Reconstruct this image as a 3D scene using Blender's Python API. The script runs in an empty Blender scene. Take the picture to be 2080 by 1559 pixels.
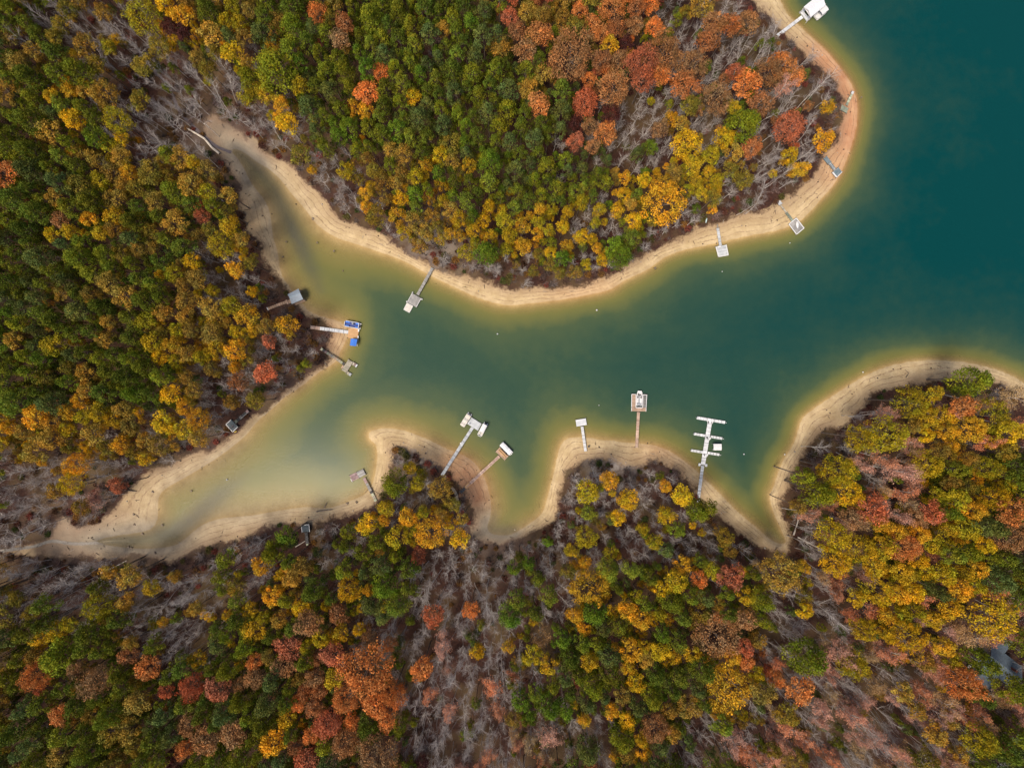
import bpy, math, random
import numpy as np
from mathutils import Vector, Matrix

rng = np.random.default_rng(7)
random.seed(7)
sc = bpy.context.scene
R_ = math.radians

# ------------------------------------------------------------------ camera, sky, sun, exposure
H = 205.0                      # height of the camera over the lake
S = 0.2                        # metres per photo pixel at lake level
CX, CY = 1040.0, 779.5
cam = bpy.data.cameras.new('camera'); camo = bpy.data.objects.new('camera', cam)
sc.collection.objects.link(camo); sc.camera = camo
camo.location = (0, 0, H); camo.rotation_euler = (0, 0, 0)
cam.sensor_width = 36; cam.lens = 36 * H / (2080 * S)
cam.clip_start = 1; cam.clip_end = 12000

world = bpy.data.worlds.new('World'); sc.world = world; world.use_nodes = True
wn = world.node_tree.nodes; wl = world.node_tree.links
for n in list(wn): wn.remove(n)
SUN_EL, SUN_AZ = 60, 226       # azimuth clockwise from the top of the photo
sky = wn.new('ShaderNodeTexSky'); sky.sky_type = 'NISHITA'; sky.sun_disc = False
sky.sun_elevation = R_(SUN_EL); sky.sun_rotation = R_(SUN_AZ); sky.air_density = 1.0; sky.dust_density = 3.0
bg = wn.new('ShaderNodeBackground'); bg.inputs[1].default_value = 0.062
wo = wn.new('ShaderNodeOutputWorld')
wl.new(sky.outputs[0], bg.inputs[0]); wl.new(bg.outputs[0], wo.inputs[0])
sun = bpy.data.lights.new('sun', 'SUN'); sun.energy = 2.4; sun.angle = R_(24); sun.color = (1.0, 0.86, 0.68)
suno = bpy.data.objects.new('sun', sun); sc.collection.objects.link(suno)
az = R_(SUN_AZ); el = R_(SUN_EL)
dirv = Vector((math.sin(az) * math.cos(el), math.cos(az) * math.cos(el), math.sin(el)))
suno.rotation_euler = dirv.to_track_quat('Z', 'Y').to_euler()
sc.view_settings.view_transform = 'Standard'; sc.view_settings.look = 'None'
sc.view_settings.exposure = 1.05; sc.view_settings.gamma = 1.0
sc.render.engine = 'CYCLES'
sc.cycles.max_bounces = 5; sc.cycles.diffuse_bounces = 3; sc.cycles.glossy_bounces = 2
sc.cycles.transparent_max_bounces = 6; sc.cycles.use_denoising = True

# ------------------------------------------------------------------ helpers
COL = sc.collection
def link(o, parent=None):
    COL.objects.link(o)
    if parent is not None: o.parent = parent
    return o
def tag(o, label=None, cat=None, group=None, kind=None):
    if label: o['label'] = label
    if cat: o['category'] = cat
    if group: o['group'] = group
    if kind: o['kind'] = kind
    return o
def mesh(name, verts, faces, mats):
    me = bpy.data.meshes.new(name)
    if isinstance(verts, np.ndarray) and isinstance(faces, np.ndarray):
        nf, k = faces.shape
        me.vertices.add(len(verts)); me.vertices.foreach_set('co', verts.astype(np.float32).ravel())
        me.loops.add(nf * k); me.loops.foreach_set('vertex_index', faces.astype(np.int32).ravel())
        me.polygons.add(nf); me.polygons.foreach_set('loop_start', np.arange(0, nf * k, k, dtype=np.int32))
        me.update(calc_edges=True)
    else:
        me.from_pydata([tuple(v) for v in verts], [], [tuple(f) for f in faces]); me.update()
    for m in (mats if isinstance(mats, (list, tuple)) else [mats]): me.materials.append(m)
    return me
def W(px, py, z=0.0):
    """the world point at height z seen at photo pixel px, py"""
    k = S * (H - z) / H
    return np.array([(px - CX) * k, -(py - CY) * k, z])

# ------------------------------------------------------------------ materials
def newmat(name):
    m = bpy.data.materials.new(name); m.use_nodes = True
    nt = m.node_tree
    return m, nt, nt.nodes['Principled BSDF']
def N(nt, t, **kw):
    n = nt.nodes.new(t)
    for k, v in kw.items(): setattr(n, k, v)
    return n
def noise(nt, scale, detail=3.0, rough=0.55, coord=None, dist=0.0):
    n = N(nt, 'ShaderNodeTexNoise'); n.inputs['Scale'].default_value = scale
    n.inputs['Detail'].default_value = detail; n.inputs['Roughness'].default_value = rough
    n.inputs['Distortion'].default_value = dist
    if coord is not None: nt.links.new(coord, n.inputs['Vector'])
    return n.outputs['Fac']
def mth(nt, op, a, b=None, c=None, clamp=False):
    n = N(nt, 'ShaderNodeMath', operation=op, use_clamp=clamp)
    for i, x in enumerate((a, b, c)):
        if x is None: continue
        if isinstance(x, (int, float)): n.inputs[i].default_value = x
        else: nt.links.new(x, n.inputs[i])
    return n.outputs[0]
def maprange(nt, x, a, b, c=0.0, d=1.0, smooth=False):
    n = N(nt, 'ShaderNodeMapRange', clamp=True)
    if smooth: n.interpolation_type = 'SMOOTHSTEP'
    nt.links.new(x, n.inputs[0])
    for i, v in enumerate((a, b, c, d)): n.inputs[i + 1].default_value = v
    return n.outputs[0]
def mixc(nt, fac, a, b, mode='MIX'):
    n = N(nt, 'ShaderNodeMix', data_type='RGBA', blend_type=mode)
    def put(s, x):
        if isinstance(x, (tuple, list)): s.default_value = (*x[:3], 1)
        elif isinstance(x, (int, float)): s.default_value = x
        else: nt.links.new(x, s)
    put(n.inputs[0], fac); put(n.inputs[6], a); put(n.inputs[7], b)
    return n.outputs[2]
def attr(nt, name, typ='GEOMETRY'):
    return N(nt, 'ShaderNodeAttribute', attribute_name=name, attribute_type=typ)
def bump(nt, h, strength, dist=0.1):
    b = N(nt, 'ShaderNodeBump'); b.inputs['Strength'].default_value = strength; b.inputs['Distance'].default_value = dist
    nt.links.new(h, b.inputs['Height']); return b.outputs[0]

def leafmat(name, transl=0.25):
    m, nt, p = newmat(name)
    t = attr(nt, 'tint', 'INSTANCER'); tone = attr(nt, 'tone')
    geo = N(nt, 'ShaderNodeNewGeometry')
    n1 = noise(nt, 0.9, 2, coord=geo.outputs['Position'])
    n2 = noise(nt, 5.0, 2, coord=geo.outputs['Position'])
    v = mth(nt, 'MULTIPLY', maprange(nt, n1, 0.3, 0.7, 0.78, 1.22), maprange(nt, n2, 0.3, 0.7, 0.75, 1.25))
    c = mixc(nt, 1.0, t.outputs['Color'], tone.outputs['Color'], 'MULTIPLY')
    vm = N(nt, 'ShaderNodeVectorMath', operation='SCALE')
    nt.links.new(c, vm.inputs[0]); nt.links.new(v, vm.inputs['Scale'])
    nt.links.new(vm.outputs[0], p.inputs['Base Color'])
    p.inputs['Roughness'].default_value = 0.75; p.inputs['Specular IOR Level'].default_value = 0.15
    tr = N(nt, 'ShaderNodeBsdfTranslucent'); nt.links.new(vm.outputs[0], tr.inputs[0])
    mx = N(nt, 'ShaderNodeMixShader'); mx.inputs[0].default_value = transl
    nt.links.new(p.outputs[0], mx.inputs[1]); nt.links.new(tr.outputs[0], mx.inputs[2])
    nt.links.new(mx.outputs[0], nt.nodes['Material Output'].inputs[0])
    return m
M_LEAF = leafmat('leaves')
def barkmat(name, c1, c2):
    m, nt, p = newmat(name)
    geo = N(nt, 'ShaderNodeNewGeometry')
    f = noise(nt, 1.2, 3, coord=geo.outputs['Position'])
    nt.links.new(mixc(nt, maprange(nt, f, 0.35, 0.65), c1, c2), p.inputs['Base Color'])
    p.inputs['Roughness'].default_value = 0.9
    return m
M_BARK = barkmat('bark', (0.10, 0.075, 0.06), (0.17, 0.13, 0.11))
M_PALE = barkmat('pale_bark', (0.42, 0.39, 0.37), (0.72, 0.68, 0.65))
M_TWIGS = barkmat('fine_twigs', (0.27, 0.235, 0.235), (0.46, 0.42, 0.41))
def twigmat():
    m, nt, p = newmat('twigs')
    t = attr(nt, 'tint', 'INSTANCER'); geo = N(nt, 'ShaderNodeNewGeometry')
    f = noise(nt, 0.8, 2, coord=geo.outputs['Position'])
    vm = N(nt, 'ShaderNodeVectorMath', operation='SCALE')
    nt.links.new(t.outputs['Color'], vm.inputs[0]); nt.links.new(maprange(nt, f, 0.3, 0.7, 0.7, 1.3), vm.inputs['Scale'])
    nt.links.new(vm.outputs[0], p.inputs['Base Color']); p.inputs['Roughness'].default_value = 0.9
    return m
M_TWIG = twigmat()

def woodmat(name, c1, c2, scale=0.6, rough=0.8, dirt=0.25):
    m, nt, p = newmat(name)
    geo = N(nt, 'ShaderNodeNewGeometry'); tone = attr(nt, 'tone')
    f = noise(nt, scale, 4, coord=geo.outputs['Position']); g = noise(nt, 7.0, 3, coord=geo.outputs['Position'])
    c = mixc(nt, maprange(nt, f, 0.35, 0.65), c1, c2)
    c = mixc(nt, maprange(nt, g, 0.45, 0.75, 0, dirt), c, (c1[0] * .35, c1[1] * .35, c1[2] * .35))
    c = mixc(nt, 1.0, c, tone.outputs['Color'], 'MULTIPLY')
    nt.links.new(c, p.inputs['Base Color']); p.inputs['Roughness'].default_value = rough
    return m
def plain(name, c, rough=0.5, metal=0.0, var=0.1):
    m, nt, p = newmat(name)
    geo = N(nt, 'ShaderNodeNewGeometry'); f = noise(nt, 1.5, 4, coord=geo.outputs['Position'])
    k = 1 - var * 2
    nt.links.new(mixc(nt, maprange(nt, f, 0.35, 0.65), (c[0] * k, c[1] * k, c[2] * k), c), p.inputs['Base Color'])
    p.inputs['Roughness'].default_value = rough; p.inputs['Metallic'].default_value = metal
    return m
WOODS = {
 'white': woodmat('white_deck_boards', (0.52, 0.55, 0.60), (0.64, 0.66, 0.70), dirt=.12),
 'pale': woodmat('pale_deck_boards', (0.36, 0.39, 0.43), (0.50, 0.53, 0.57), dirt=.15),
 'grey': woodmat('grey_deck_boards', (0.19, 0.19, 0.195), (0.31, 0.305, 0.305)),
 'teal': woodmat('grey_blue_deck_boards', (0.10, 0.15, 0.18), (0.19, 0.24, 0.28)),
 'green': woodmat('mossy_deck_boards', (0.14, 0.17, 0.14), (0.24, 0.27, 0.21)),
 'moss_pale': woodmat('bleached_mossy_boards', (0.30, 0.34, 0.24), (0.50, 0.52, 0.40)),
 'brown': woodmat('brown_deck_boards', (0.26, 0.18, 0.13), (0.40, 0.28, 0.21)),
 'mauve': woodmat('worn_mauve_boards', (0.20, 0.13, 0.14), (0.36, 0.26, 0.27), scale=1.0),
 'tan': woodmat('tan_deck_boards', (0.42, 0.25, 0.12), (0.50, 0.31, 0.16), dirt=.1),
 'pink': woodmat('pinkish_deck_boards', (0.40, 0.27, 0.21), (0.55, 0.41, 0.33), dirt=.2),
 'aged': woodmat('aged_deck_boards', (0.27, 0.25, 0.20), (0.45, 0.41, 0.34), scale=1.1),
 'dark': woodmat('dark_deck_boards', (0.03, 0.035, 0.04), (0.08, 0.08, 0.09)),
}
M_WHITE = plain('white_paint', (0.60, 0.61, 0.64), 0.45, var=.05)
M_ROOFW = plain('white_metal_roof', (0.62, 0.64, 0.70), 0.4, var=.03)
M_ROOFM = plain('weathered_metal_roof', (0.27, 0.33, 0.41), 0.45, var=.08)
M_POST = plain('piling_wood', (0.28, 0.25, 0.22), 0.9)
M_BLUE = plain('blue_canvas', (0.03, 0.16, 0.62), 0.6)
M_DBLUE = plain('dark_blue_vinyl', (0.005, 0.03, 0.20), 0.45)
M_GREYV = plain('grey_vinyl', (0.30, 0.32, 0.36), 0.5)
M_DARK = plain('black_plastic', (0.02, 0.02, 0.025), 0.5)
M_ALU = plain('aluminium', (0.6, 0.62, 0.65), 0.35, 0.6)
M_CREAM = plain('cream_canvas', (0.56, 0.53, 0.49), 0.7)
M_SIDING = plain('grey_siding', (0.34, 0.33, 0.31), 0.8)
M_SHINGLE = plain('slate_blue_shingles', (0.10, 0.14, 0.19), 0.85, var=.15)
M_GLASS = plain('window_glass', (0.03, 0.04, 0.05), 0.08)
M_YELLOW = plain('yellow_plastic', (0.7, 0.5, 0.08), 0.5)

# ------------------------------------------------------------------ shoreline in photo pixels
SHORE = [(1545,-60),(1583,-5),(1600,28),(1625,52),(1652,78),(1682,106),(1708,138),(1727,165),(1738,190),(1743,220),(1740,258),(1732,290),(1719,328),(1704,360),(1684,388),(1662,412),(1640,436),(1615,456),(1582,468),(1558,473),(1510,482),(1466,492),(1430,500),(1390,508),(1350,523),(1315,548),(1268,570),(1240,588),(1190,600),(1140,609),(1090,615),(1040,620),(1010,617),(970,605),(920,582),(875,560),(820,530),(770,512),(720,495),(682,482),(645,457),(620,425),(595,397),(578,375),(563,358),(545,343),(520,328),(500,313),(482,304),(470,306),(483,322),(497,345),(506,365),(520,385),(535,403),(546,425),(551,450),(554,480),(563,510),(568,540),(574,562),(588,582),(602,600),(613,614),(628,632),(655,643),(688,652),(704,664),(706,682),(699,700),(690,716),(686,730),(670,742),(645,757),(620,777),(600,792),(582,803),(548,833),(522,856),(500,882),(470,908),(425,940),(375,970),(337,992),(323,1010),(322,1040),(317,1062),(298,1078),(250,1086),(215,1092),(195,1100),(228,1108),(260,1112),(290,1114),(330,1112),(362,1104),(388,1083),(412,1065),(445,1053),(480,1049),(520,1045),(570,1036),(620,1029),(650,1031),(675,1030),(720,1013),(745,1000),(757,980),(762,960),(766,930),(764,905),(753,895),(748,884),(752,876),(770,870),(800,870),(832,877),(870,892),(907,910),(945,925),(970,945),(987,975),(995,1005),(998,1030),(995,1052),(990,1070),(998,1083),(1020,1087),(1042,1084),(1077,1062),(1102,1040),(1113,1005),(1123,967),(1131,930),(1138,905),(1152,890),(1180,886),(1215,891),(1252,895),(1290,899),(1327,903),(1360,915),(1390,935),(1412,952),(1435,975),(1465,1003),(1490,1030),(1515,1052),(1540,1073),(1562,1092),(1580,1102),(1597,1100),(1582,1065),(1568,1032),(1564,1005),(1570,990),(1580,960),(1592,932),(1610,905),(1620,875),(1628,852),(1650,831),(1685,807),(1712,789),(1737,774),(1772,755),(1822,738),(1885,730),(1947,733),(1997,742),(2047,758),(2090,785),(2140,840),(2200,940),(2500,1300),(4000,1900),(9000,1500),(9000,-7000),(1300,-7000),(1350,-1200),(1420,-300)]
WOODEDGE = [(1440,-60),(1515,-5),(1548,30),(1582,72),(1608,95),(1640,128),(1665,150),(1690,172),(1701,195),(1707,215),(1700,237),(1694,255),(1696,285),(1686,305),(1667,322),(1655,345),(1640,367),(1605,392),(1588,410),(1560,430),(1525,432),(1490,437),(1455,450),(1415,464),(1395,480),(1360,491),(1330,506),(1290,527),(1250,553),(1200,571),(1150,580),(1100,584),(1040,585),(1000,573),(960,561),(925,555),(885,545),(850,525),(807,500),(782,482),(745,461),(715,450),(690,440),(672,422),(655,397),(632,376),(608,350),(572,326),(535,303),(505,280),(470,258),(446,240),(428,232),(420,248),(418,272),(436,305),(462,337),(484,375),(492,402),(498,440),(508,468),(522,486),(534,503),(538,530),(549,550),(564,566),(580,584),(594,604),(608,626),(630,644),(656,656),(676,676),(668,698),(664,716),(662,738),(642,750),(620,768),(600,783),(580,796),(548,822),(522,845),(504,862),(489,876),(468,888),(447,906),(425,915),(387,917),(362,928),(325,942),(295,965),(270,990),(245,1020),(225,1042),(200,1064),(162,1064),(135,1050),(118,1060),(105,1085),(60,1103),(20,1108),(20,1122),(60,1125),(120,1130),(200,1129),(250,1132),(290,1133),(330,1136),(362,1133),(390,1122),(425,1112),(450,1105),(475,1097),(520,1083),(545,1068),(575,1060),(620,1062),(637,1070),(655,1063),(682,1050),(720,1040),(755,1024),(778,1002),(786,975),(795,955),(799,930),(797,912),(804,902),(822,906),(850,925),(890,948),(915,955),(925,975),(937,1000),(952,1025),(965,1050),(960,1075),(966,1086),(982,1097),(1010,1101),(1038,1098),(1082,1084),(1122,1056),(1135,1020),(1146,980),(1164,947),(1190,935),(1240,936),(1277,951),(1302,943),(1327,932),(1352,944),(1372,956),(1385,974),(1408,988),(1416,1012),(1433,1042),(1460,1050),(1500,1082),(1540,1111),(1572,1122),(1600,1120),(1606,1095),(1598,1070),(1590,1040),(1585,1012),(1602,990),(1620,942),(1638,910),(1667,885),(1700,867),(1718,858),(1737,838),(1762,811),(1787,791),(1847,786),(1885,776),(1940,770),(2035,785),(2080,812),(2120,870),(2180,980),(2480,1360),(4000,2050),(9000,1700),(9000,-7200),(1200,-7200),(1250,-1200),(1330,-300)]

def spline(pts, n=3):
    P = np.array(pts, float); m = len(P); out = []
    for i in range(m):
        p0, p1, p2, p3 = P[i - 1], P[i], P[(i + 1) % m], P[(i + 2) % m]
        if np.linalg.norm(p2 - p1) > 250: out.append(p1); continue
        for k in range(n):
            t = k / n
            out.append(0.5 * ((2 * p1) + (-p0 + p2) * t + (2 * p0 - 5 * p1 + 4 * p2 - p3) * t * t + (-p0 + 3 * p1 - 3 * p2 + p3) * t ** 3))
    return np.array(out)
def sdist(poly, X, Y):
    """signed distance in pixels, negative inside"""
    A = poly; B = np.roll(poly, -1, 0)
    best = np.full(X.shape, 1e18); inside = np.zeros(X.shape, bool)
    for (ax, ay), (bx, by) in zip(A, B):
        dx, dy = bx - ax, by - ay; L = dx * dx + dy * dy + 1e-9
        t = np.clip(((X - ax) * dx + (Y - ay) * dy) / L, 0, 1)
        q = (X - ax - t * dx) ** 2 + (Y - ay - t * dy) ** 2
        np.minimum(best, q, out=best)
        if ay != by:
            c = (ay > Y) != (by > Y)
            inside ^= c & (X < (bx - ax) * (Y - ay) / (by - ay) + ax)
    d = np.sqrt(best)
    return np.where(inside, -d, d)

def axis(lo, hi, step, far):
    mid = np.arange(lo, hi + step / 2, step)
    out = []; x = hi; s = step
    while x < far: s *= 1.35; x += s; out.append(x)
    neg = []; x = lo; s = step
    while x > -far: s *= 1.35; x -= s; neg.append(x)
    return np.concatenate([neg[::-1], mid, out])
GXa = axis(-222, 222, 1.0, 3500); GYa = axis(-170, 170, 1.0, 3500)
GX, GY = np.meshgrid(GXa, GYa, indexing='ij')
PX, PY = GX / S + CX, -GY / S + CY
SD = sdist(spline(SHORE), PX, PY) * S           # + on land, metres to the waterline
VD = sdist(spline(WOODEDGE), PX, PY) * S        # + inside the wood
def vnoise(x, y, sc_, seed):
    r = np.random.default_rng(seed); T = r.random((128, 128))
    u = x / sc_; v = y / sc_; i = np.floor(u).astype(int); j = np.floor(v).astype(int)
    fu = u - i; fv = v - j; fu = fu * fu * (3 - 2 * fu); fv = fv * fv * (3 - 2 * fv)
    g = lambda a, b: T[a % 128, b % 128]
    return (g(i, j) * (1 - fu) + g(i + 1, j) * fu) * (1 - fv) + (g(i, j + 1) * (1 - fu) + g(i + 1, j + 1) * fu) * fv
def blob(cx, cy, r, ang=0, asp=1.0):
    dx, dy = PX - cx, PY - cy; c, s_ = math.cos(R_(ang)), math.sin(R_(ang))
    u = dx * c + dy * s_; v = (-dx * s_ + dy * c) * asp
    return np.exp(-(u * u + v * v) / (r * r))
# how fast the bed falls away: steep at the open lake, almost flat in the two heads of the cove
slope = 0.42 + 0.20 * np.clip((PX - 1100) / 800, 0, 1)
flat = np.clip(1.0 * blob(480, 990, 260, -25, 1.6) + 1.0 * blob(560, 430, 150, 55, 1.3) + .7 * blob(700, 560, 110, 30, 1.2) + .75 * blob(1010, 1040, 75) + .4 * blob(640, 690, 60)
               + .45 * blob(1130, 820, 90) + .35 * blob(930, 850, 110, 20, 1.5) + .3 * blob(1570, 1050, 60), 0, 1)
flat = np.clip(flat + .12 * blob(350, 1040, 90, -25, 1.4), 0, 1.1)
slope = slope * (1 - 0.66 * flat)
depth = np.where(SD < 0, (-SD) * slope, 0)
depth = 9 * (1 - np.exp(-depth / 9))
nz = vnoise(GX, GY, 14, 1) - .5; nz2 = vnoise(GX, GY, 4, 2) - .5
beach = np.clip(SD / np.maximum(SD + np.maximum(-VD, 0), 0.01), 0, 1)
rise = 1.25 * beach + np.where(VD > 0, 0.5 * np.minimum(VD / 2.0, 1) + 7.0 * (1 - np.exp(-np.maximum(VD, 0) / 55.0)), 0)
flood = np.clip(blob(290, 150, 130, 45, 1.8) + blob(90, 1090, 110, 0, 1.6), 0, 1)
HZ = np.where(SD < 0, -depth, rise * (1 - .6 * flood * (VD > 0)) + np.clip(VD / 6, 0, 1) * (nz * 1.2 + nz2 * .35) + beach * nz2 * .18 * (VD <= 0))
HZ = np.where(SD > 0, np.maximum(HZ - 1.9 * np.clip(blob(568, 616, 44) + .6 * blob(640, 672, 30), 0, 1), np.minimum(HZ, .12)), HZ)
def sample(A, x, y):
    i = np.clip(np.searchsorted(GXa, x) - 1, 0, len(GXa) - 2); j = np.clip(np.searchsorted(GYa, y) - 1, 0, len(GYa) - 2)
    fx = (x - GXa[i]) / (GXa[i + 1] - GXa[i]); fy = (y - GYa[j]) / (GYa[j + 1] - GYa[j])
    return (A[i, j] * (1 - fx) + A[i + 1, j] * fx) * (1 - fy) + (A[i, j + 1] * (1 - fx) + A[i + 1, j + 1] * fx) * fy
def gz(px, py):
    p = W(px, py, 0); return float(sample(HZ, p[0], p[1]))

nx, ny = GX.shape
idx = np.arange(nx * ny).reshape(nx, ny)
FQ = np.stack([idx[:-1, :-1], idx[1:, :-1], idx[1:, 1:], idx[:-1, 1:]], -1).reshape(-1, 4)
def setattr_f(me, name, arr):
    a = me.attributes.new(name, 'FLOAT', 'POINT'); a.data.foreach_set('value', arr.astype(np.float32).ravel())

red = np.clip(1.1 * blob(1715, 240, 95, 85, 1.6) + blob(1670, 130, 55, 55, 1.4) + .9 * blob(925, 965, 55, 40, 1.2) + .95 * blob(960, 1000, 45, 60, 1.4) + .35 * blob(1350, 930, 55) + .35 * blob(1190, 590, 90, 0, 2) + .6 * blob(660, 690, 40) + .4 * blob(1680, 340, 50) + .5 * blob(600, 760, 60, -40, 2), 0, 1)
mud = np.clip(blob(500, 320, 60, 45, 1.2) + blob(420, 270, 60, 45, 1.2) + blob(290, 1100, 90, 5, 2.2) + blob(140, 1090, 80) + .55 * blob(400, 1010, 150, -40, 1.5) + .5 * blob(560, 430, 110, 60, 1.3) + blob(1010, 1105, 55) + .5 * blob(600, 620, 45) + .35 * blob(480, 930, 90, -40, 2) + .5 * blob(600, 780, 80, -45, 3) + .4 * blob(560, 1045, 120, 0, 3), 0, 1)
mud = np.clip(mud + .7 * blob(1010, 1100, 45) + .4 * blob(985, 1070, 40) + .35 * blob(700, 1020, 90, 0, 3) + .5 * blob(440, 265, 50), 0, 1)
grey = np.clip(blob(1250, 945, 60, 0, 1.5) + .8 * blob(850, 920, 40) + .6 * blob(890, 500, 60), 0, 1)

def track(pts, w):
    d = np.full(GX.shape, 1e9)
    for (ax, ay, aw), (bx, by, bw) in zip(pts, pts[1:]):
        dx, dy = bx - ax, by - ay; t = np.clip(((PX - ax) * dx + (PY - ay) * dy) / (dx * dx + dy * dy), 0, 1)
        q = np.hypot(PX - ax - t * dx, PY - ay - t * dy) / (w * (aw + (bw - aw) * t)); d = np.minimum(d, q)
    return np.exp(-d ** 2)
silt = .9 * track([(480, 300, .6), (520, 335, .8), (556, 385, .9), (590, 455, 1), (620, 520, .9), (650, 590, .6)], 22) * np.clip((640 - PY) / 160, 0, 1) + .9 * track([(200, 1096, .5), (280, 1098, .7), (350, 1082, .9), (400, 1048, 1), (450, 1005, 1), (500, 965, .7)], 22) * np.clip((540 - PX) / 140, 0, 1) + .8 * track([(1560, 1085, .6), (1575, 1105, 1)], 18) + .6 * track([(995, 1075, 1), (1040, 1080, 1)], 16)
silt = np.clip(silt * (.8 + .4 * vnoise(GX, GY, 9, 5)), 0, 1)
# ground material
def groundmat():
    m, nt, p = newmat('ground')
    geo = N(nt, 'ShaderNodeNewGeometry'); P = geo.outputs['Position']
    sd = attr(nt, 'shore').outputs['Fac']; vd = attr(nt, 'wood').outputs['Fac']
    redf = attr(nt, 'clay').outputs['Fac']; mudf = attr(nt, 'mud').outputs['Fac']; bf = attr(nt, 'beach').outputs['Fac']
    greyf = attr(nt, 'greyf').outputs['Fac']
    nA = noise(nt, 0.25, 5, coord=P); nB = noise(nt, 1.3, 4, 0.65, coord=P); nC = noise(nt, 0.07, 3, coord=P); nD = noise(nt, 4.0, 2, coord=P)
    sand = mixc(nt, maprange(nt, nA, 0.3, 0.7), (0.38, 0.285, 0.155), (0.55, 0.435, 0.265))
    sand = mixc(nt, maprange(nt, nB, 0.35, 0.7, 0, .35), sand, (0.30, 0.20, 0.12))
    clay = mixc(nt, maprange(nt, nA, 0.3, 0.7), (0.40, 0.17, 0.085), (0.50, 0.27, 0.15))
    sand = mixc(nt, mth(nt, 'MULTIPLY', redf, maprange(nt, nC, 0.3, 0.7, .6, 1.0)), sand, clay)
    mudc = mixc(nt, maprange(nt, nA, 0.3, 0.7), (0.185, 0.155, 0.12), (0.30, 0.255, 0.195))
    sand = mixc(nt, maprange(nt, mth(nt, 'ADD', mudf, mth(nt, 'MULTIPLY', nC, .5)), .25, 1.1), sand, mudc)
    sand = mixc(nt, attr(nt, 'silt').outputs['Fac'], sand, (0.125, 0.112, 0.098))
    # strand lines left by the falling water
    w = mth(nt, 'ADD', mth(nt, 'MULTIPLY', bf, 27.0), mth(nt, 'MULTIPLY', nA, 4.5))
    w = mth(nt, 'ADD', w, mth(nt, 'MULTIPLY', nC, 12.0))
    ln = maprange(nt, mth(nt, 'SINE', w), 0.72, 0.98)
    w2 = mth(nt, 'SINE', mth(nt, 'ADD', mth(nt, 'MULTIPLY', bf, 75.0), mth(nt, 'MULTIPLY', nA, 7.0)))
    ln2 = maprange(nt, w2, 0.5, 1.0, 0, .28)
    patch = maprange(nt, noise(nt, 0.12, 3, coord=P), 0.36, 0.52)
    ln = mth(nt, 'MULTIPLY', mth(nt, 'MAXIMUM', ln, ln2), mth(nt, 'MULTIPLY', patch, maprange(nt, nB, 0.35, 0.6, 0.3, 1)))
    ln = mth(nt, 'MULTIPLY', ln, maprange(nt, bf, 0.08, 0.2))
    ln = mth(nt, 'MULTIPLY', ln, maprange(nt, mudf, 0.3, 0.9, 1, .15))
    sand = mixc(nt, mth(nt, 'MULTIPLY', ln, .62), sand, (0.13, 0.08, 0.055))
    fade = mth(nt, 'MULTIPLY', maprange(nt, bf, .35, 1.0), maprange(nt, mth(nt, 'ADD', nC, mth(nt, 'MULTIPLY', nA, .5)), .5, .9, .15, .95))
    sand = mixc(nt, fade, sand, (0.20, 0.125, 0.082))
    speck = maprange(nt, nD, 0.66, 0.74, 0, .5)
    sand = mixc(nt, speck, sand, (0.12, 0.08, 0.06))
    wet = maprange(nt, mth(nt, 'ADD', sd, mth(nt, 'MULTIPLY', nA, 1.2)), 0.2, 2.2, 0.88, 1.0)
    vm = N(nt, 'ShaderNodeVectorMath', operation='SCALE'); nt.links.new(sand, vm.inputs[0]); nt.links.new(wet, vm.inputs['Scale'])
    # forest floor
    fl = mixc(nt, maprange(nt, nB, 0.3, 0.7), (0.018, 0.008, 0.007), (0.062, 0.027, 0.019))
    fl = mixc(nt, maprange(nt, nC, 0.45, 0.65, 0, .6), fl, (0.105, 0.075, 0.035))
    fl = mixc(nt, maprange(nt, nD, 0.62, 0.75, 0, .4), fl, (0.15, 0.10, 0.08))
    fl = mixc(nt, mth(nt, 'MULTIPLY', greyf, maprange(nt, nA, .35, .6)), fl, (0.30, 0.26, 0.23))
    fl = mixc(nt, mth(nt, 'MULTIPLY', mudf, maprange(nt, nA, .35, .6, .1, .7)), fl, (0.12, 0.09, 0.075))
    edge = mth(nt, 'ADD', vd, mth(nt, 'ADD', mth(nt, 'ADD', mth(nt, 'MULTIPLY', mth(nt, 'SUBTRACT', nA, .5), 6.5), mth(nt, 'MULTIPLY', mth(nt, 'SUBTRACT', nC, .42), 7.0)), mth(nt, 'MULTIPLY', mth(nt, 'SUBTRACT', nB, .5), 3.5)))
    vf = maprange(nt, edge, -0.7, 0.9)
    c = mixc(nt, vf, vm.outputs[0], fl)
    # far land beyond the modelled wood
    nt.links.new(c, p.inputs['Base Color']); p.inputs['Roughness'].default_value = 0.9; p.inputs['Specular IOR Level'].default_value = .2
    h = mth(nt, 'ADD', mth(nt, 'MULTIPLY', nB, 0.5), mth(nt, 'MULTIPLY', ln, -.25))
    nt.links.new(bump(nt, h, 0.6, 0.5), p.inputs['Normal'])
    return m
verts = np.stack([GX, GY, HZ], -1).reshape(-1, 3)
me = mesh('ground', verts, FQ, groundmat())
for nme, arr in (('shore', SD), ('wood', VD), ('clay', red), ('mud', mud), ('beach', beach), ('greyf', grey), ('silt', silt)): setattr_f(me, nme, arr)
me.polygons.foreach_set('use_smooth', np.ones(len(me.polygons), bool))
tag(link(bpy.data.objects.new('ground', me)), kind='structure')

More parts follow.
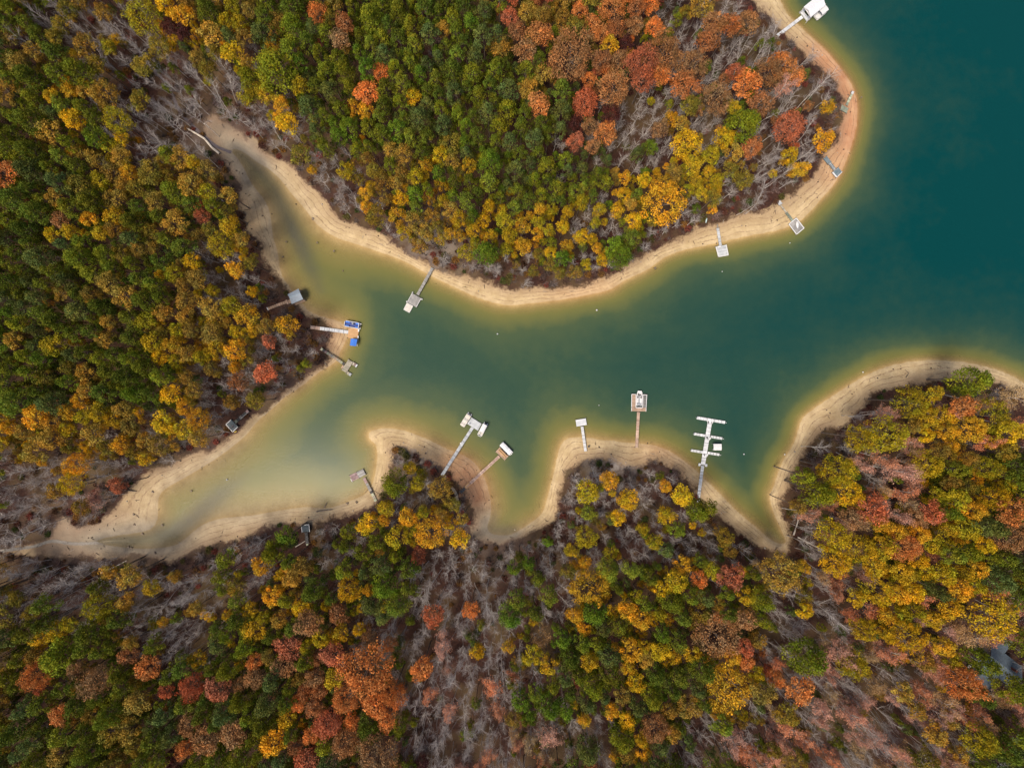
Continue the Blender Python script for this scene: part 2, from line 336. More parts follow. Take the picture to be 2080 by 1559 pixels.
# water: one sheet; the further the bed lies below it the more the water's own colour shows
def watermat():
    m, nt, p = newmat('lake_water')
    d = attr(nt, 'depth').outputs['Fac']; e = attr(nt, 'east').outputs['Fac']
    geo = N(nt, 'ShaderNodeNewGeometry'); P = geo.outputs['Position']
    nn = noise(nt, 0.03, 3, coord=P); n4 = noise(nt, 0.25, 3, coord=P)
    dd = mth(nt, 'MULTIPLY', d, mth(nt, 'MULTIPLY', maprange(nt, nn, .3, .7, .85, 1.15), maprange(nt, n4, .3, .7, .94, 1.06)))
    r = N(nt, 'ShaderNodeValToRGB'); cr = r.color_ramp
    nt.links.new(maprange(nt, dd, 0, 9), r.inputs[0])
    stops = [(0.0, (0.33, 0.255, 0.100)), (0.09, (0.215, 0.185, 0.060)), (0.20, (0.135, 0.140, 0.045)), (0.40, (0.052, 0.080, 0.040)), (0.65, (0.027, 0.059, 0.038)), (1.0, (0.016, 0.048, 0.036))]
    cr.elements[0].position = stops[0][0]; cr.elements[0].color = (*stops[0][1], 1)
    cr.elements[1].position = stops[-1][0]; cr.elements[1].color = (*stops[-1][1], 1)
    for s_, c in stops[1:-1]:
        q = cr.elements.new(s_); q.color = (*c, 1)
    open_ = mixc(nt, maprange(nt, dd, 2.5, 8.5), r.outputs[0], (0.0008, 0.038, 0.041))
    c = mixc(nt, e, r.outputs[0], open_)
    c = mixc(nt, mth(nt, 'MULTIPLY', attr(nt, 'mudw').outputs['Fac'], maprange(nt, dd, 0.1, 1.0, .7, 0)), c, (0.20, 0.175, 0.115))
    c = mixc(nt, mth(nt, 'MULTIPLY', attr(nt, 'silt').outputs['Fac'], maprange(nt, n4, .3, .7, .75, 1)), c, (0.075, 0.078, 0.066))
    nt.links.new(c, p.inputs['Base Color'])
    p.inputs['Roughness'].default_value = 0.22; p.inputs['IOR'].default_value = 1.33
    p.inputs['Specular IOR Level'].default_value = 0.3
    b = noise(nt, 1.1, 4, 0.65, coord=P, dist=.4); gust = maprange(nt, noise(nt, 0.018, 4, coord=P), .38, .64, .25, 1)
    bn = N(nt, 'ShaderNodeBump'); bn.inputs['Distance'].default_value = 0.4; nt.links.new(mth(nt, 'MULTIPLY', gust, .13), bn.inputs['Strength']); nt.links.new(b, bn.inputs['Height'])
    nt.links.new(bn.outputs[0], p.inputs['Normal'])
    tr = N(nt, 'ShaderNodeBsdfTransparent'); tr.inputs[0].default_value = (0.97, 0.93, 0.82, 1)
    al = mth(nt, 'SUBTRACT', 1.0, mth(nt, 'POWER', 2.718, mth(nt, 'MULTIPLY', dd, -0.95)))
    mx = N(nt, 'ShaderNodeMixShader'); nt.links.new(al, mx.inputs[0])
    nt.links.new(tr.outputs[0], mx.inputs[1]); nt.links.new(p.outputs[0], mx.inputs[2])
    nt.links.new(mx.outputs[0], nt.nodes['Material Output'].inputs[0])
    return m
fmask = (SD[:-1, :-1] < 2) | (SD[1:, 1:] < 2) | (SD[1:, :-1] < 2) | (SD[:-1, 1:] < 2)
FW = FQ.reshape(nx - 1, ny - 1, 4)[fmask]
used = np.unique(FW); remap = np.full(nx * ny, -1); remap[used] = np.arange(len(used))
wv = verts[used].copy(); wv[:, 2] = 0.0
me = mesh('water', wv, remap[FW], watermat())
setattr_f(me, 'depth', depth.ravel()[used]); east = np.clip((PX - 1050) / 750, 0, 1) * np.clip(1.25 - (PY - 300) / 900, .2, 1)
setattr_f(me, 'east', east.ravel()[used])
setattr_f(me, 'mudw', mud.ravel()[used])
setattr_f(me, 'silt', silt.ravel()[used])
tag(link(bpy.data.objects.new('water', me)), kind='structure')

# ------------------------------------------------------------------ small mesh makers
class MB:
    def __init__(s): s.v = []; s.f = []; s.t = []
    def prism(s, top, bot, tone=1.0):
        n = len(top); b = len(s.v); s.v += [tuple(p) for p in top] + [tuple(p) for p in bot]
        s.f.append(tuple(range(b, b + n))); s.f.append(tuple(range(b + 2 * n - 1, b + n - 1, -1)))
        for i in range(n):
            j = (i + 1) % n; s.f.append((b + i, b + n + i, b + n + j, b + j))
        s.t += [tone] * (n + 2)
    def quad(s, q, z0, z1, tone=1.0):
        """q: four ground-plan points (x,y[,ztop]); z0 thickness below, top z1 (or per point)"""
        top = [(p[0], p[1], (p[2] if len(p) > 2 else z1)) for p in q]
        ar = sum(top[i][0] * top[(i + 1) % len(top)][1] - top[(i + 1) % len(top)][0] * top[i][1] for i in range(len(top)))
        if ar < 0: top = top[::-1]
        s.prism(top, [(x, y, z - z0) for x, y, z in top], tone)
    def bar(s, a, b, w, h, tone=1.0):
        a = np.array(a, float); b = np.array(b, float); d = b - a; L = np.linalg.norm(d[:2])
        if L < 1e-6:
            s.box(a[0], a[1], a[2], w, w, b[2] - a[2], tone); return
        n = np.array([-d[1], d[0], 0]) / L * w / 2
        s.quad([a + n, b + n, b - n, a - n], h, 0, tone)
    def box(s, x, y, z, sx, sy, sz, tone=1.0, ang=0):
        c, n = math.cos(ang), math.sin(ang)
        q = [(x + c * dx - n * dy, y + n * dx + c * dy, z + sz) for dx, dy in ((-sx/2, -sy/2), (sx/2, -sy/2), (sx/2, sy/2), (-sx/2, sy/2))]
        s.quad(q, sz, 0, tone)
    def cyl(s, x, y, z0, z1, r, n=8, tone=1.0, r2=None):
        r2 = r if r2 is None else r2
        s.prism([(x + r2 * math.cos(2*math.pi*i/n), y + r2 * math.sin(2*math.pi*i/n), z1) for i in range(n)],
                [(x + r * math.cos(2*math.pi*i/n), y + r * math.sin(2*math.pi*i/n), z0) for i in range(n)], tone)
    def build(s, name, m, parent=None, origin=None):
        o_ = np.array(origin if origin is not None else (0, 0, 0), float)
        if parent is not None and origin is None: o_ = np.array(parent.location)
        me = mesh(name, [np.array(p) - o_ for p in s.v], s.f, m)
        a = me.attributes.new('tone', 'FLOAT_COLOR', 'FACE')
        a.data.foreach_set('color', np.array([(t, t, t, 1) for t in s.t], np.float32).ravel())
        o = bpy.data.objects.new(name, me); link(o, parent)
        if parent is None: o.location = o_
        return o
def empty(name, loc, rz=0.0):
    o = bpy.data.objects.new(name, None); o.location = tuple(loc); o.rotation_euler = (0, 0, rz); o.empty_display_size = .5
    return link(o)

def walkway(root, a, b, wpx, za, zb, wood, nsec=4, rails=False, piles=True, tonef=None):
    g_ = [gz(a[0] + (b[0] - a[0]) * t, a[1] + (b[1] - a[1]) * t) + .35 for t in (0, .08, .16, .24, .32)]
    za = max([za] + [(gg - t * zb) / (1 - t) for gg, t in zip(g_, (0, .08, .16, .24, .32))])
    A = W(*a, za); B = W(*b, zb); d = B - A; L = np.linalg.norm(d[:2]); u = d / L; w = wpx * S * (H - za) / H
    n = np.array([-d[1], d[0], 0]) / L
    g = 0.05
    woods = wood if isinstance(wood, list) else [wood] * nsec
    for i in range(nsec):
        t0 = L * i / nsec + g; t1 = L * (i + 1) / nsec - g
        m = MB(); tn = random.uniform(.85, 1.1) if tonef is None else random.uniform(*tonef)
        p0 = A + u * t0; p1 = A + u * t1
        # frame under, boards across on top
        for sgn in (-1, 1):
            m.bar(p0 + n * sgn * (w/2 - .06) - (0, 0, .03), p1 + n * sgn * (w/2 - .06) - (0, 0, .03), .08, .18, tn * .8)
        k = max(2, int((t1 - t0) / .3)); bw = (t1 - t0) / k
        for j in range(k):
            q0 = p0 + u * (j * bw + .012); q1 = p0 + u * ((j + 1) * bw - .012)
            m.quad([q0 + n * w/2, q1 + n * w/2, q1 - n * w/2, q0 - n * w/2], .035, 0, tn * random.uniform(.82, 1.12))
        m.build('deck_section', WOODS[woods[i % len(woods)]], root)
    if piles:
        k = max(2, int(L / 4.5))
        for i in range(k + 1):
            for sgn in (-1, 1):
                p = A + u * (L * i / k) * .98 + n * sgn * (w/2 + .09)
                m = MB(); m.cyl(p[0], p[1], min(-1.5, p[2] - 2.5), p[2] + random.choice((.08, .1, .35)), .09, 6); m.build('piling', M_POST, root)
def deck(root, quad, z, wood, brd=.3, name='platform', along=0, th=.3, gapt=1.0, tones=(.84, 1.12)):
    """boarded deck over a photo quad; boards run across edge 0-1 when along = 0"""
    q = [W(x, y, z) for x, y in quad]
    if along: q = q[1:] + q[:1]
    m = MB(); m.quad([x - np.array([0, 0, .04]) for x in q], th, 0, .75)
    L = np.linalg.norm(q[1] - q[0]); k = max(2, int(L / brd))
    for j in range(k):
        t0 = (j + .04) / k; t1 = (j + .96) / k
        m.quad([q[0] + (q[1] - q[0]) * t0, q[0] + (q[1] - q[0]) * t1, q[3] + (q[2] - q[3]) * t1, q[3] + (q[2] - q[3]) * t0], .035, 0, random.uniform(*tones) * gapt)
    o = m.build(name, WOODS[wood] if isinstance(wood, str) else wood, root)
    for p in q:
        c = sum(q) / 4; e = p + (p - c) / np.linalg.norm(p - c) * .08
        m = MB(); m.cyl(e[0], e[1], z - 3.2, z + .35, .1, 6); m.build('piling', M_POST, root)
    return o
def edging(root, pts, z, w=.28, h=.14, mat=None, name='edge_board', closed=False):
    q = [W(x, y, z) for x, y in pts]
    for i in range(len(q) if closed else len(q) - 1):
        m = MB(); m.bar(q[i] + np.array([0, 0, h + .002 * (i % 2)]), q[(i + 1) % len(q)] + np.array([0, 0, h + .002 * (i % 2)]), w, h - .003); m.build(name, mat or M_WHITE, root)
def railing(root, pts, z, mat=None, h=.95):
    q = [W(x, y, z) for x, y in pts]
    for i in range(len(q) - 1):
        m = MB(); a, b = q[i], q[i + 1]
        for hh in (h, h * .5): m.bar(a + (0, 0, hh), b + (0, 0, hh), .14 if hh == h else .06, .06)
        m.build('handrail', mat or M_WHITE, root)
        L = np.linalg.norm(b - a); k = max(1, int(L / 1.8))
        for j in range(k + 1):
            p = a + (b - a) * (j / k); m = MB(); m.box(p[0], p[1], z, .09, .09, h - .06); m.build('rail_post', mat or M_WHITE, root)

def root_at(px, py, z, name, label, cat, group=None):
    o = empty(name, W(px, py, z)); tag(o, label, cat, group); return o
DG = 'boat docks around the cove'

# D1 white boathouse at the lake
r = root_at(1640, 28, .5, 'boathouse', 'big white roofed boathouse with a long white walkway, cut by the upper picture edge', 'boathouse')
walkway(r, (1576.5, 74.5), (1630, 34), 6.4, 1.6, .6, 'white', 7)
deck(r, [(1624.6, 24.2), (1630.3, 20.0), (1645.0, 39.2), (1639.5, 43)], .6, 'white', name='front_deck')
m = MB(); q = [W(x, y, .6) for x, y in [(1630.5, 20.2), (1633.8, 17.6), (1636.4, 21.0), (1633.2, 23.6)]]; m.quad(q, .25, 0); m.build('deck_section', WOODS['white'], r)
m = MB(); q = [W(x, y, .6) for x, y in [(1640.3, 33.4), (1643.6, 31.2), (1649.6, 34.5), (1645.2, 38.8)]]; m.quad(q, .25, 0); m.build('deck_section', WOODS['white'], r)
A, B, C, D = [W(x, y, 3.6) for x, y in [(1632.6, 14.2), (1646.6, 35.6), (1677.2, 10.4), (1662.3, -10.1)]]
m = MB(); ra = (A + B) / 2 + (0, 0, .9); rb = (C + D) / 2 + (0, 0, .9)
m.prism([A, B, rb * 0 + C, D][::1] if False else [A, B, C, D], [p - np.array([0, 0, .12]) for p in [A, B, C, D]]); m.build('ceiling_panel', M_WHITE, r)
for nm, quad in (('roof_slope', [B, C, rb, ra]), ('roof_slope', [D, A, ra, rb])):
    m = MB(); m.prism([p + (0, 0, .02) for p in quad], [p - np.array([0, 0, .05]) + (0, 0, .02) for p in quad]); o = m.build(nm, M_ROOFW, r)
    u = (quad[1] - quad[0]); nrm = np.cross(quad[1] - quad[0], quad[3] - quad[0]); nrm /= np.linalg.norm(nrm); nrm *= np.sign(nrm[2])
    s_ = MB()
    for k in range(9):
        t = (k + .5) / 9; p = quad[0] + (quad[1] - quad[0]) * t; e = quad[3] + (quad[2] - quad[3]) * t
        s_.bar(p + nrm * .08, e + nrm * .08, .05, .05)
    so = s_.build('roof_seams', M_ROOFW, None, r.location); so['kind'] = 'stuff'; so.parent = o; so.location = (0, 0, 0)
for p in (A, B, C, D):
    c = (A + B + C + D) / 4; e = p + (c - p) * .07; m = MB(); m.box(e[0], e[1], -3, .18, .18, 6.4); m.build('roof_post', M_WHITE, r)
for k in (0, 1):
    q = [[(1647, 37), (1650, 33.6), (1678, 12), (1676, 9)], [(1633, 17), (1636, 19), (1666, -4), (1662, -8)]][k]
    deck(r, q, .6, 'white', name='side_deck')

# D2
r = root_at(1714, 221, gz(1714, 221), 'old_dock', 'small mossy green dock stranded on red clay, pale plank walkway pointing towards the lake', 'dock', DG)
z = gz(1716, 215) + .8
walkway(r, (1719.7, 213.9), (1733.3, 185.3), 4.6, z, z, ['green', 'moss_pale', 'moss_pale', 'moss_pale', 'white'], 5, tonef=(.7, 1.1))
deck(r, [(1710.4, 212.7), (1723.7, 220.2), (1719.7, 229.5), (1707.5, 222.5)], z, 'green')
# D3
z = gz(1700, 350) + 1.2
r = root_at(1700, 350, gz(1700, 350), 'dock', 'blue grey dock with one white edge, down the red clay beach below the mossy dock', 'dock', DG)
deck(r, [(1672.8, 322.2), (1679.6, 316.8), (1688, 328.4), (1681.5, 332.4)], z + .3, 'teal', name='landing')
walkway(r, (1684.6, 330), (1695.6, 344), 6.2, z + .1, z, 'teal', 2)
railing(r, [(1682.8, 333), (1693.8, 347)], z, WOODS['pale'])
deck(r, [(1702.9, 339.8), (1710.4, 349.1), (1699.5, 360), (1690.8, 350.2)], z, 'teal')
edging(r, [(1690.8, 350.2), (1699.5, 360)], z, .5); edging(r, [(1699.8, 360), (1710.4, 349.1)], z, .22)
# D4
r = root_at(1617, 459, 0, 'dock', 'square grey dock with white edging and an upturned white boat on it', 'dock', DG)
z = .9
deck(r, [(1579, 409.5), (1584.5, 407), (1589.5, 413), (1583, 417)], 1.9, 'pale', name='landing')
walkway(r, (1585.8, 416), (1597.5, 432), 3.2, 1.8, 1.2, 'aged', 2); walkway(r, (1597.5, 432), (1610.4, 448.6), 5.2, 1.2, z, 'green', 2)
Q = [(1617.3, 443.1), (1632.9, 463.3), (1617.9, 476), (1602.3, 455.2)]
deck(r, Q, z, 'grey', along=1); edging(r, Q, z, .3, closed=True)
# D5
r = root_at(1466, 509, 0, 'dock', 'square pale boarded dock with white edging and white box, straight walkway over sand', 'dock', DG)
z = .8
walkway(r, (1457.9, 462.8), (1463.6, 499), 5.4, 1.7, z, 'pale', 5)
walkway(r, (1457.2, 455.5), (1457.9, 462.3), 1.5, 1.6, 1.7, 'grey', 1, piles=False)
Q = [(1454.1, 501.2), (1474.9, 497.2), (1479.2, 517.9), (1459.3, 521.4)]
deck(r, Q, z, 'pale', along=1); edging(r, Q[1:] + Q[:1], z, .3)
# D6
r = root_at(841, 609, 0, 'dock', 'weathered grey dock with a square white swim float at its tip', 'dock', DG)
z = .7
walkway(r, (878.5, 543.9), (847.9, 599), 5.8, 1.6, z, 'grey', 8); Q = [(837.3, 595.4), (855.8, 605.8), (845.4, 623.9), (827.3, 613.5)]
deck(r, Q, z, 'grey')
edging(r, [Q[3], Q[0]], z, .16); edging(r, [Q[1], Q[2]], z, .16)
for x, y in ((838, 594), (826.3, 612.3), (857, 608)):
    p = W(x, y, z); m = MB(); m.box(p[0], p[1], z - .1, .5, .35, .25, ang=.5); m.build('dock_bumper', M_WHITE, r)
r2 = root_at(829.5, 624.5, 0, 'swim_float', 'square white swim float at the tip of the weathered grey dock', 'float')
m = MB(); m.quad([W(x, y, .5) for x, y in [(826.7, 615.0), (838.7, 621.6), (831.6, 634.7), (820, 628.5)]], .5, 0); m.build('float_deck', M_CREAM, r2)
edging(r2, [(826.7, 615.0), (838.7, 621.6), (831.6, 634.7), (820, 628.5)], .5, .15, .05, closed=True)
# D7 boathouse with metal roof
r = root_at(599, 602, 0, 'boathouse', 'small boathouse with pale blue metal gable roof and brown board walkway', 'boathouse')
walkway(r, (543.8, 627), (582, 612.9), 5.6, 1.9, 1.3, 'brown', 9)
p0, p1 = (580.8, 608.8), (584.8, 617.5); walkway(r, p0, p1, 3.6, 1.3, 1.3, 'pink', 1, piles=False)
walkway(r, (541.9, 623.8), (544.9, 630.2), 1.6, 2.0, 2.0, 'white', 1, piles=False)
deck(r, [(584.5, 610), (589.5, 607.5), (592.5, 614.5), (587.5, 616.8)], 1.2, 'brown', name='landing')
E = [W(x, y, 3.4) for x, y in [(584, 597.7), (606.2, 586.2), (615.7, 607.5), (592.6, 617.3)]]
ra = W(588.0, 604.6, 4.6); rb = W(609.9, 595.2, 4.6)
for quad in ([E[1], E[0], ra, rb], [E[3], E[2], rb, ra]):
    m = MB(); m.prism(quad, [x - np.array([0, 0, .1]) for x in quad]); o = m.build('roof_slope', M_ROOFM, r)
    s_ = MB()
    for k in range(10):
        t = (k + .5) / 10; a = quad[0] + (quad[1] - quad[0]) * t; b = quad[3] + (quad[2] - quad[3]) * t
        s_.bar(a + (0, 0, .05), b + (0, 0, .05), .06, .04)
    so = s_.build('roof_seams', M_ROOFM, None, r.location); so['kind'] = 'stuff'; so.parent = o; so.location = (0, 0, 0)
m = MB(); m.bar(ra + (0, 0, .06), rb + (0, 0, .06), .35, .08); m.build('ridge_cap', plain('ridge_metal', (.25, .33, .42), .5), r)
for p in E:
    c = sum(E) / 4; e = p + (c - p) * .1; m = MB(); m.box(e[0], e[1], -2, .16, .16, 5.4); m.build('roof_post', M_POST, r)
for a, b in ((E[0], E[1]), (E[3], E[2])):
    c = sum(E) / 4; a2 = a + (c - a) * .12; b2 = b + (c - b) * .12; a2[2] = b2[2] = .7
    m = MB(); m.bar(a2, b2, .9, .2); m.build('side_deck', WOODS['brown'], r)
# D8
r = root_at(717, 676, 0, 'dock', 'dock with square tan platform and a long bright white walkway from the shore', 'dock', DG)
z = .7
walkway(r, (630.3, 664.1), (707.6, 674.5), 6.7, 1.6, z, ['pink', 'pink', 'white', 'white', 'white', 'white', 'white', 'white'], 8)
Q = [(708, 665.6), (728.7, 666.9), (726.9, 687.6), (705.8, 685.8)]; deck(r, Q, z, 'tan', along=1, tones=(.93, 1.05)); 
edging(r, [(728.9, 667.5), (728.3, 673.5)], z, .5); edging(r, [(727.6, 682), (727.2, 687.6)], z, .4); edging(r, [(713, 665.0), (728.7, 666.0)], z, .2)
# D9
r = root_at(704, 744, 0, 'dock', 'weathered U-shaped dock with two short fingers and a patchy plank walkway', 'dock', DG)
z = .6
walkway(r, (651.4, 707.8), (699.6, 739.6), 5.1, 1.3, z, ['moss_pale', 'dark', 'mauve', 'green', 'aged', 'grey', 'aged', 'brown', 'aged', 'aged'], 12, tonef=(.55, .95))
deck(r, [(707.6, 729.4), (717, 735.6), (703.5, 756.7), (693.6, 751.4)], z, 'aged', along=1, tones=(.65, .95))
walkway(r, (716.4, 737.6), (725.3, 743.4), 6.2, z, z, ['aged', 'mauve', 'pale'], 3); walkway(r, (704.6, 756), (713.2, 761.6), 5.6, z, z, ['aged', 'pale'], 2)
walkway(r, (697.8, 741.5), (693.2, 748.0), 3.2, z - .15, z - .15, 'brown', 1, piles=False)
# D10
gzl = gz(471, 864); z = gzl + .7
r = root_at(471, 864, gzl, 'dock', 'dark dock stranded on the bank with white rails on three sides', 'dock', DG)
Q = [(459, 861.7), (469.4, 851.9), (483.3, 866.4), (472.9, 876.8)]
deck(r, Q, z, 'teal', gapt=.55, along=1); edging(r, [Q[1], Q[0]], z, .22); edging(r, [Q[0], Q[3]], z, .22, .12); edging(r, [Q[3], Q[2]], z, .2, .13)
walkway(r, (477.2, 857.5), (504.6, 833.5), 5.8, z, gz(504, 834) + .7, ['green', 'dark', 'grey', 'dark', 'dark', 'mauve'], 6, tonef=(.5, .9)); railing(r, [(490.5, 850.4), (506.5, 836)], z, WOODS['grey'], .8)
o = root_at(478.5, 876.3, gz(478.5, 876.3), 'kayak', 'small curved yellow kayak drawn up beside the dark railed dock', 'kayak')
def kayak(root, a, b, wpx, z, matl, flip=False):
    A = W(*a, z); B = W(*b, z); d = B - A; L = np.linalg.norm(d); u = d / L; n = np.array([-u[1], u[0], 0]); w = wpx * S / 2
    m = MB(); K = 9; up = []; lo = []
    for i in range(K):
        t = i / (K - 1); hw = w * math.sin(math.pi * (0.08 + .84 * t)) ** .7
        up.append((A + u * L * t + n * hw + (0, 0, .28), A + u * L * t - n * hw + (0, 0, .28))); lo.append((A + u * L * t + n * hw * .6, A + u * L * t - n * hw * .6))
    rid = [A + u * L * i / (K - 1) + (0, 0, .42 if 0 < i < K - 1 else .3) for i in range(K)]
    for i in range(K - 1):
        b0 = len(m.v); m.v += [tuple(x) for x in (up[i][0], rid[i], up[i][1], lo[i][1], lo[i][0], up[i+1][0], rid[i+1], up[i+1][1], lo[i+1][1], lo[i+1][0])]
        for k in range(5):
            kk = (k + 1) % 5; m.f.append((b0 + k, b0 + kk, b0 + 5 + kk, b0 + 5 + k)); m.t.append(1)
        if i == 0: m.f.append(tuple(b0 + k for k in range(5))); m.t.append(1)
        if i == K - 2: m.f.append(tuple(b0 + 9 - k for k in range(5))); m.t.append(1)
    m.build('hull', matl, root)
    if not flip:
        c = (A + B) / 2; m = MB(); m.cyl(c[0], c[1], c[2] + .38, c[2] + .44, w * .55, 10); m.build('cockpit', M_DARK, root)
    else:
        m = MB(); m.bar(A + u * L * .12 + (0, 0, .47), B - u * L * .12 + (0, 0, .47), .07, .08); m.build('keel', matl, root)
kayak(o, (475.5, 877.3), (481.5, 875.2), 2.4, gz(478.5, 876.3) + .05, M_YELLOW)
# D11
r = root_at(726, 964, 0, 'dock', 'worn dock with half mauve, half bleached boards and a bleached walkway', 'dock', DG)
z = .7
walkway(r, (763.6, 1017.7), (739.0, 970.2), 5.5, 1.3, z, ['moss_pale', 'aged', 'moss_pale', 'dark', 'grey', 'grey', 'grey', 'mauve', 'mauve'], 9)
q = [(709.8, 965.3), (737.3, 952.2), (743, 963.2), (715.8, 977.3)]
mid = lambda a, b, t: (a[0] + (b[0] - a[0]) * t, a[1] + (b[1] - a[1]) * t)
deck(r, [q[0], mid(q[0], q[1], .5), mid(q[3], q[2], .5), q[3]], z, 'mauve', along=1, tones=(.6, 1.1)); deck(r, [mid(q[0], q[1], .503), q[1], q[2], mid(q[3], q[2], .503)], z, 'grey', along=1, tones=(.6, 1.5))
edging(r, [(712.5, 972), (716, 978.6)], z, .18)
# D12
gzl = gz(621, 1072) ; z = gzl + .9
r = root_at(621, 1072, gzl, 'dock', 'dark square dock stranded among brush, white rails on three sides, pale step at its foot', 'dock', DG)
Q = [(612.5, 1066.2), (627.7, 1064.4), (629.1, 1079.2), (613.8, 1080.5)]
deck(r, Q, z, 'teal', gapt=.5, along=1); edging(r, [Q[3], Q[0]], z, .22); edging(r, [Q[0], Q[1]], z, .24, .15); edging(r, [Q[1], Q[2]], z, .2)
walkway(r, (621.6, 1080.9), (624.1, 1103.4), 5.8, z, z + .2, 'dark', 4)
m = MB(); m.quad([W(x, y, z + .15) for x, y in [(622, 1103.9), (627.4, 1103.5), (627.8, 1107.8), (622.4, 1108.2)]], .5, 0); m.build('step', WOODS['moss_pale'], r)
# D13
r = root_at(964, 860, 0, 'dock', 'long pale blue grey dock with oblong platform between two pontoon boats', 'dock', DG)
z = .6
walkway(r, (897.7, 965), (960.2, 867.4), 6.1, 1.7, z, 'pale', 10, tonef=(.97, 1.03))
deck(r, [(958, 847.4), (978.1, 860.2), (970.8, 874.2), (948.9, 860.2)], z, 'pale', along=1, tones=(.97, 1.03))
m = MB(); p = W(935.5, 899.5, .9); m.box(p[0], p[1], .8, .5, .35, .5, ang=1); m.build('power_box', M_WHITE, r)
p = W(954, 860, z); m = MB(); m.cyl(p[0], p[1], z, z + .5, .3, 8); m.build('bucket', M_GREYV, r)
# D14
r = root_at(1020, 921, 0, 'dock', 'pinkish brown dock with slatted benches and a long tan walkway down the clay bank', 'dock', DG)
walkway(r, (944.9, 990.3), (1014.5, 926.2), 5.9, 1.7, .7, ['tan', 'pink', 'pink', 'pink', 'pink', 'pink', 'pink'], 7)
walkway(r, (935, 1000), (944.4, 990.9), 5.5, 1.9, 1.7, 'dark', 2)
A = W(948, 988.5, 1.72); B = W(1012, 929, .78); m = MB(); m.bar(A + (0, 0, .03), B + (0, 0, .03), .25, .06); m.build('centre_board', WOODS['mauve'], r)
deck(r, [(1015.3, 907.7), (1032.9, 926), (1025, 934.6), (1006.7, 916.9)], .7, 'brown', along=0)
for a, b in (((1012.8, 914.8), (1026.5, 928.6)), ((1015.5, 912.2), (1029, 926))):
    A = W(*a, 1.15); B = W(*b, 1.15); m = MB(); m.bar(A, B, .45, .08); m.bar(A - (0, 0, .08), A - (0, 0, .08) + (B - A) * .04, .35, .36); m.bar(B - (0, 0, .08) - (B - A) * .04, B - (0, 0, .08), .35, .36); m.build('bench', WOODS['tan'], r)
# D15
r = root_at(1181, 857, 0, 'dock', 'small plain white dock with an oblong head and narrow white walkway over sand', 'dock', DG)
walkway(r, (1189.5, 916.3), (1182.2, 865.8), 5.5, 1.4, .7, 'white', 6, tonef=(.86, 1.0)); deck(r, [(1169.2, 852.5), (1189.8, 849.2), (1192, 862.4), (1171.2, 865.9)], .7, 'white', along=1, tones=(.86, 1.0))
p = W(1195.5, 906.3, gz(1195.5, 906.3)); m = MB(); m.cyl(p[0], p[1], p[2] - .05, p[2] + .8, .32, 12); m.cyl(p[0], p[1], p[2] + .8, p[2] + .86, .34, 12, .6)
o = m.build('barrel', M_DARK, None, p); tag(o, 'small dark barrel on the sand beside the plain white dock', 'barrel')
# D16
r = root_at(1297, 818, 0, 'dock', 'square brown dock with white edging and a slip holding a white boat', 'dock', DG)
z = .8
walkway(r, (1293.1, 908.8), (1297.0, 836), 5.8, 1.2, z, 'pink', 4)
deck(r, [(1283.2, 800.2), (1291.6, 800.6), (1291.2, 827.2), (1282.9, 827.0)], z, 'brown', along=1, name='side_deck')
deck(r, [(1305.6, 801.3), (1313.7, 801.7), (1312.3, 827.6), (1305.2, 827.5)], z, 'grey', along=1, name='side_deck', gapt=.6)
deck(r, [(1282.9, 827.4), (1312.3, 828.0), (1311.9, 835.2), (1282.8, 834.8)], z, 'brown', along=1)
edging(r, [(1283.2, 800.2), (1282.7, 834.8)], z, .24); edging(r, [(1283.4, 800.2), (1291.6, 800.6)], z, .2, .13); edging(r, [(1291.8, 800.7), (1291.5, 827.2)], z, .24)
edging(r, [(1291.6, 827.4), (1305.1, 827.6)], z, .3, .15); edging(r, [(1305.4, 827.4), (1305.8, 801.4)], z, .24); edging(r, [(1306, 801.3), (1313.8, 801.7)], z, .26, .13); edging(r, [(1313.7, 801.9), (1311.9, 835.2)], z, .2)
# D17
r = root_at(1435, 900, 0, 'marina_dock', 'large white community dock with four cross arms on one long spine', 'dock', DG)
z = .6
walkway(r, (1417.2, 1022.5), (1427.4, 945.4), 6.2, 2.2, z, 'pale', 12, tonef=(1.0, 1.25)); walkway(r, (1427.7, 944), (1442.6, 853.2), 8.7, z, z, 'white', 12, tonef=(.9, 1.05), piles=False)
for a, b, w, wd in (((1415.3, 848), (1473, 857.6), 5.6, 'white'),):
    walkway(r, a, b, w, z + .004, z + .004, wd, 8, tonef=(1, 1.1), piles=False)
for a, b, w in (((1409.5, 880.7), (1434.0, 884.7), 5), ((1443.0, 886.2), (1467.3, 890.3), 5), ((1403.1, 914.1), (1428.0, 918.2), 5), ((1437.2, 919.3), (1461.5, 923), 5), ((1418.5, 942.9), (1423.4, 943.6), 5.4), ((1432.4, 944.3), (1437.1, 944.9), 5.4)):
    walkway(r, a, b, w, z, z, 'white', max(1, int(abs(b[0] - a[0]) / 6)), tonef=(.84, 1), piles=False)
for x, y in ((1415, 848), (1473.2, 857.7), (1409.2, 880.6), (1467.6, 890.4), (1402.8, 914), (1461.8, 923.1)):
    p = W(x, y, z); m = MB(); m.cyl(p[0], p[1], -3, z + 1.1, .12, 8); m.build('piling', M_WHITE, r)
for x, y, sx, sy in ((1436, 888, 1, 1), (1443, 889.5, -1, 1), (1430, 922, 1, 1), (1437.5, 923, -1, 1), (1438, 856, 1, 1), (1447, 857.5, -1, 1)):
    p = W(x, y, z); m = MB(); d_ = .8; m.quad([(p[0] - d_ * sx * .6, p[1] + .3, z), (p[0] + d_ * .5 * sx, p[1] + .3, z), (p[0] + d_ * .5 * sx, p[1] - 1.0, z)], .2, 0); m.build('corner_gusset', M_WHITE, r)

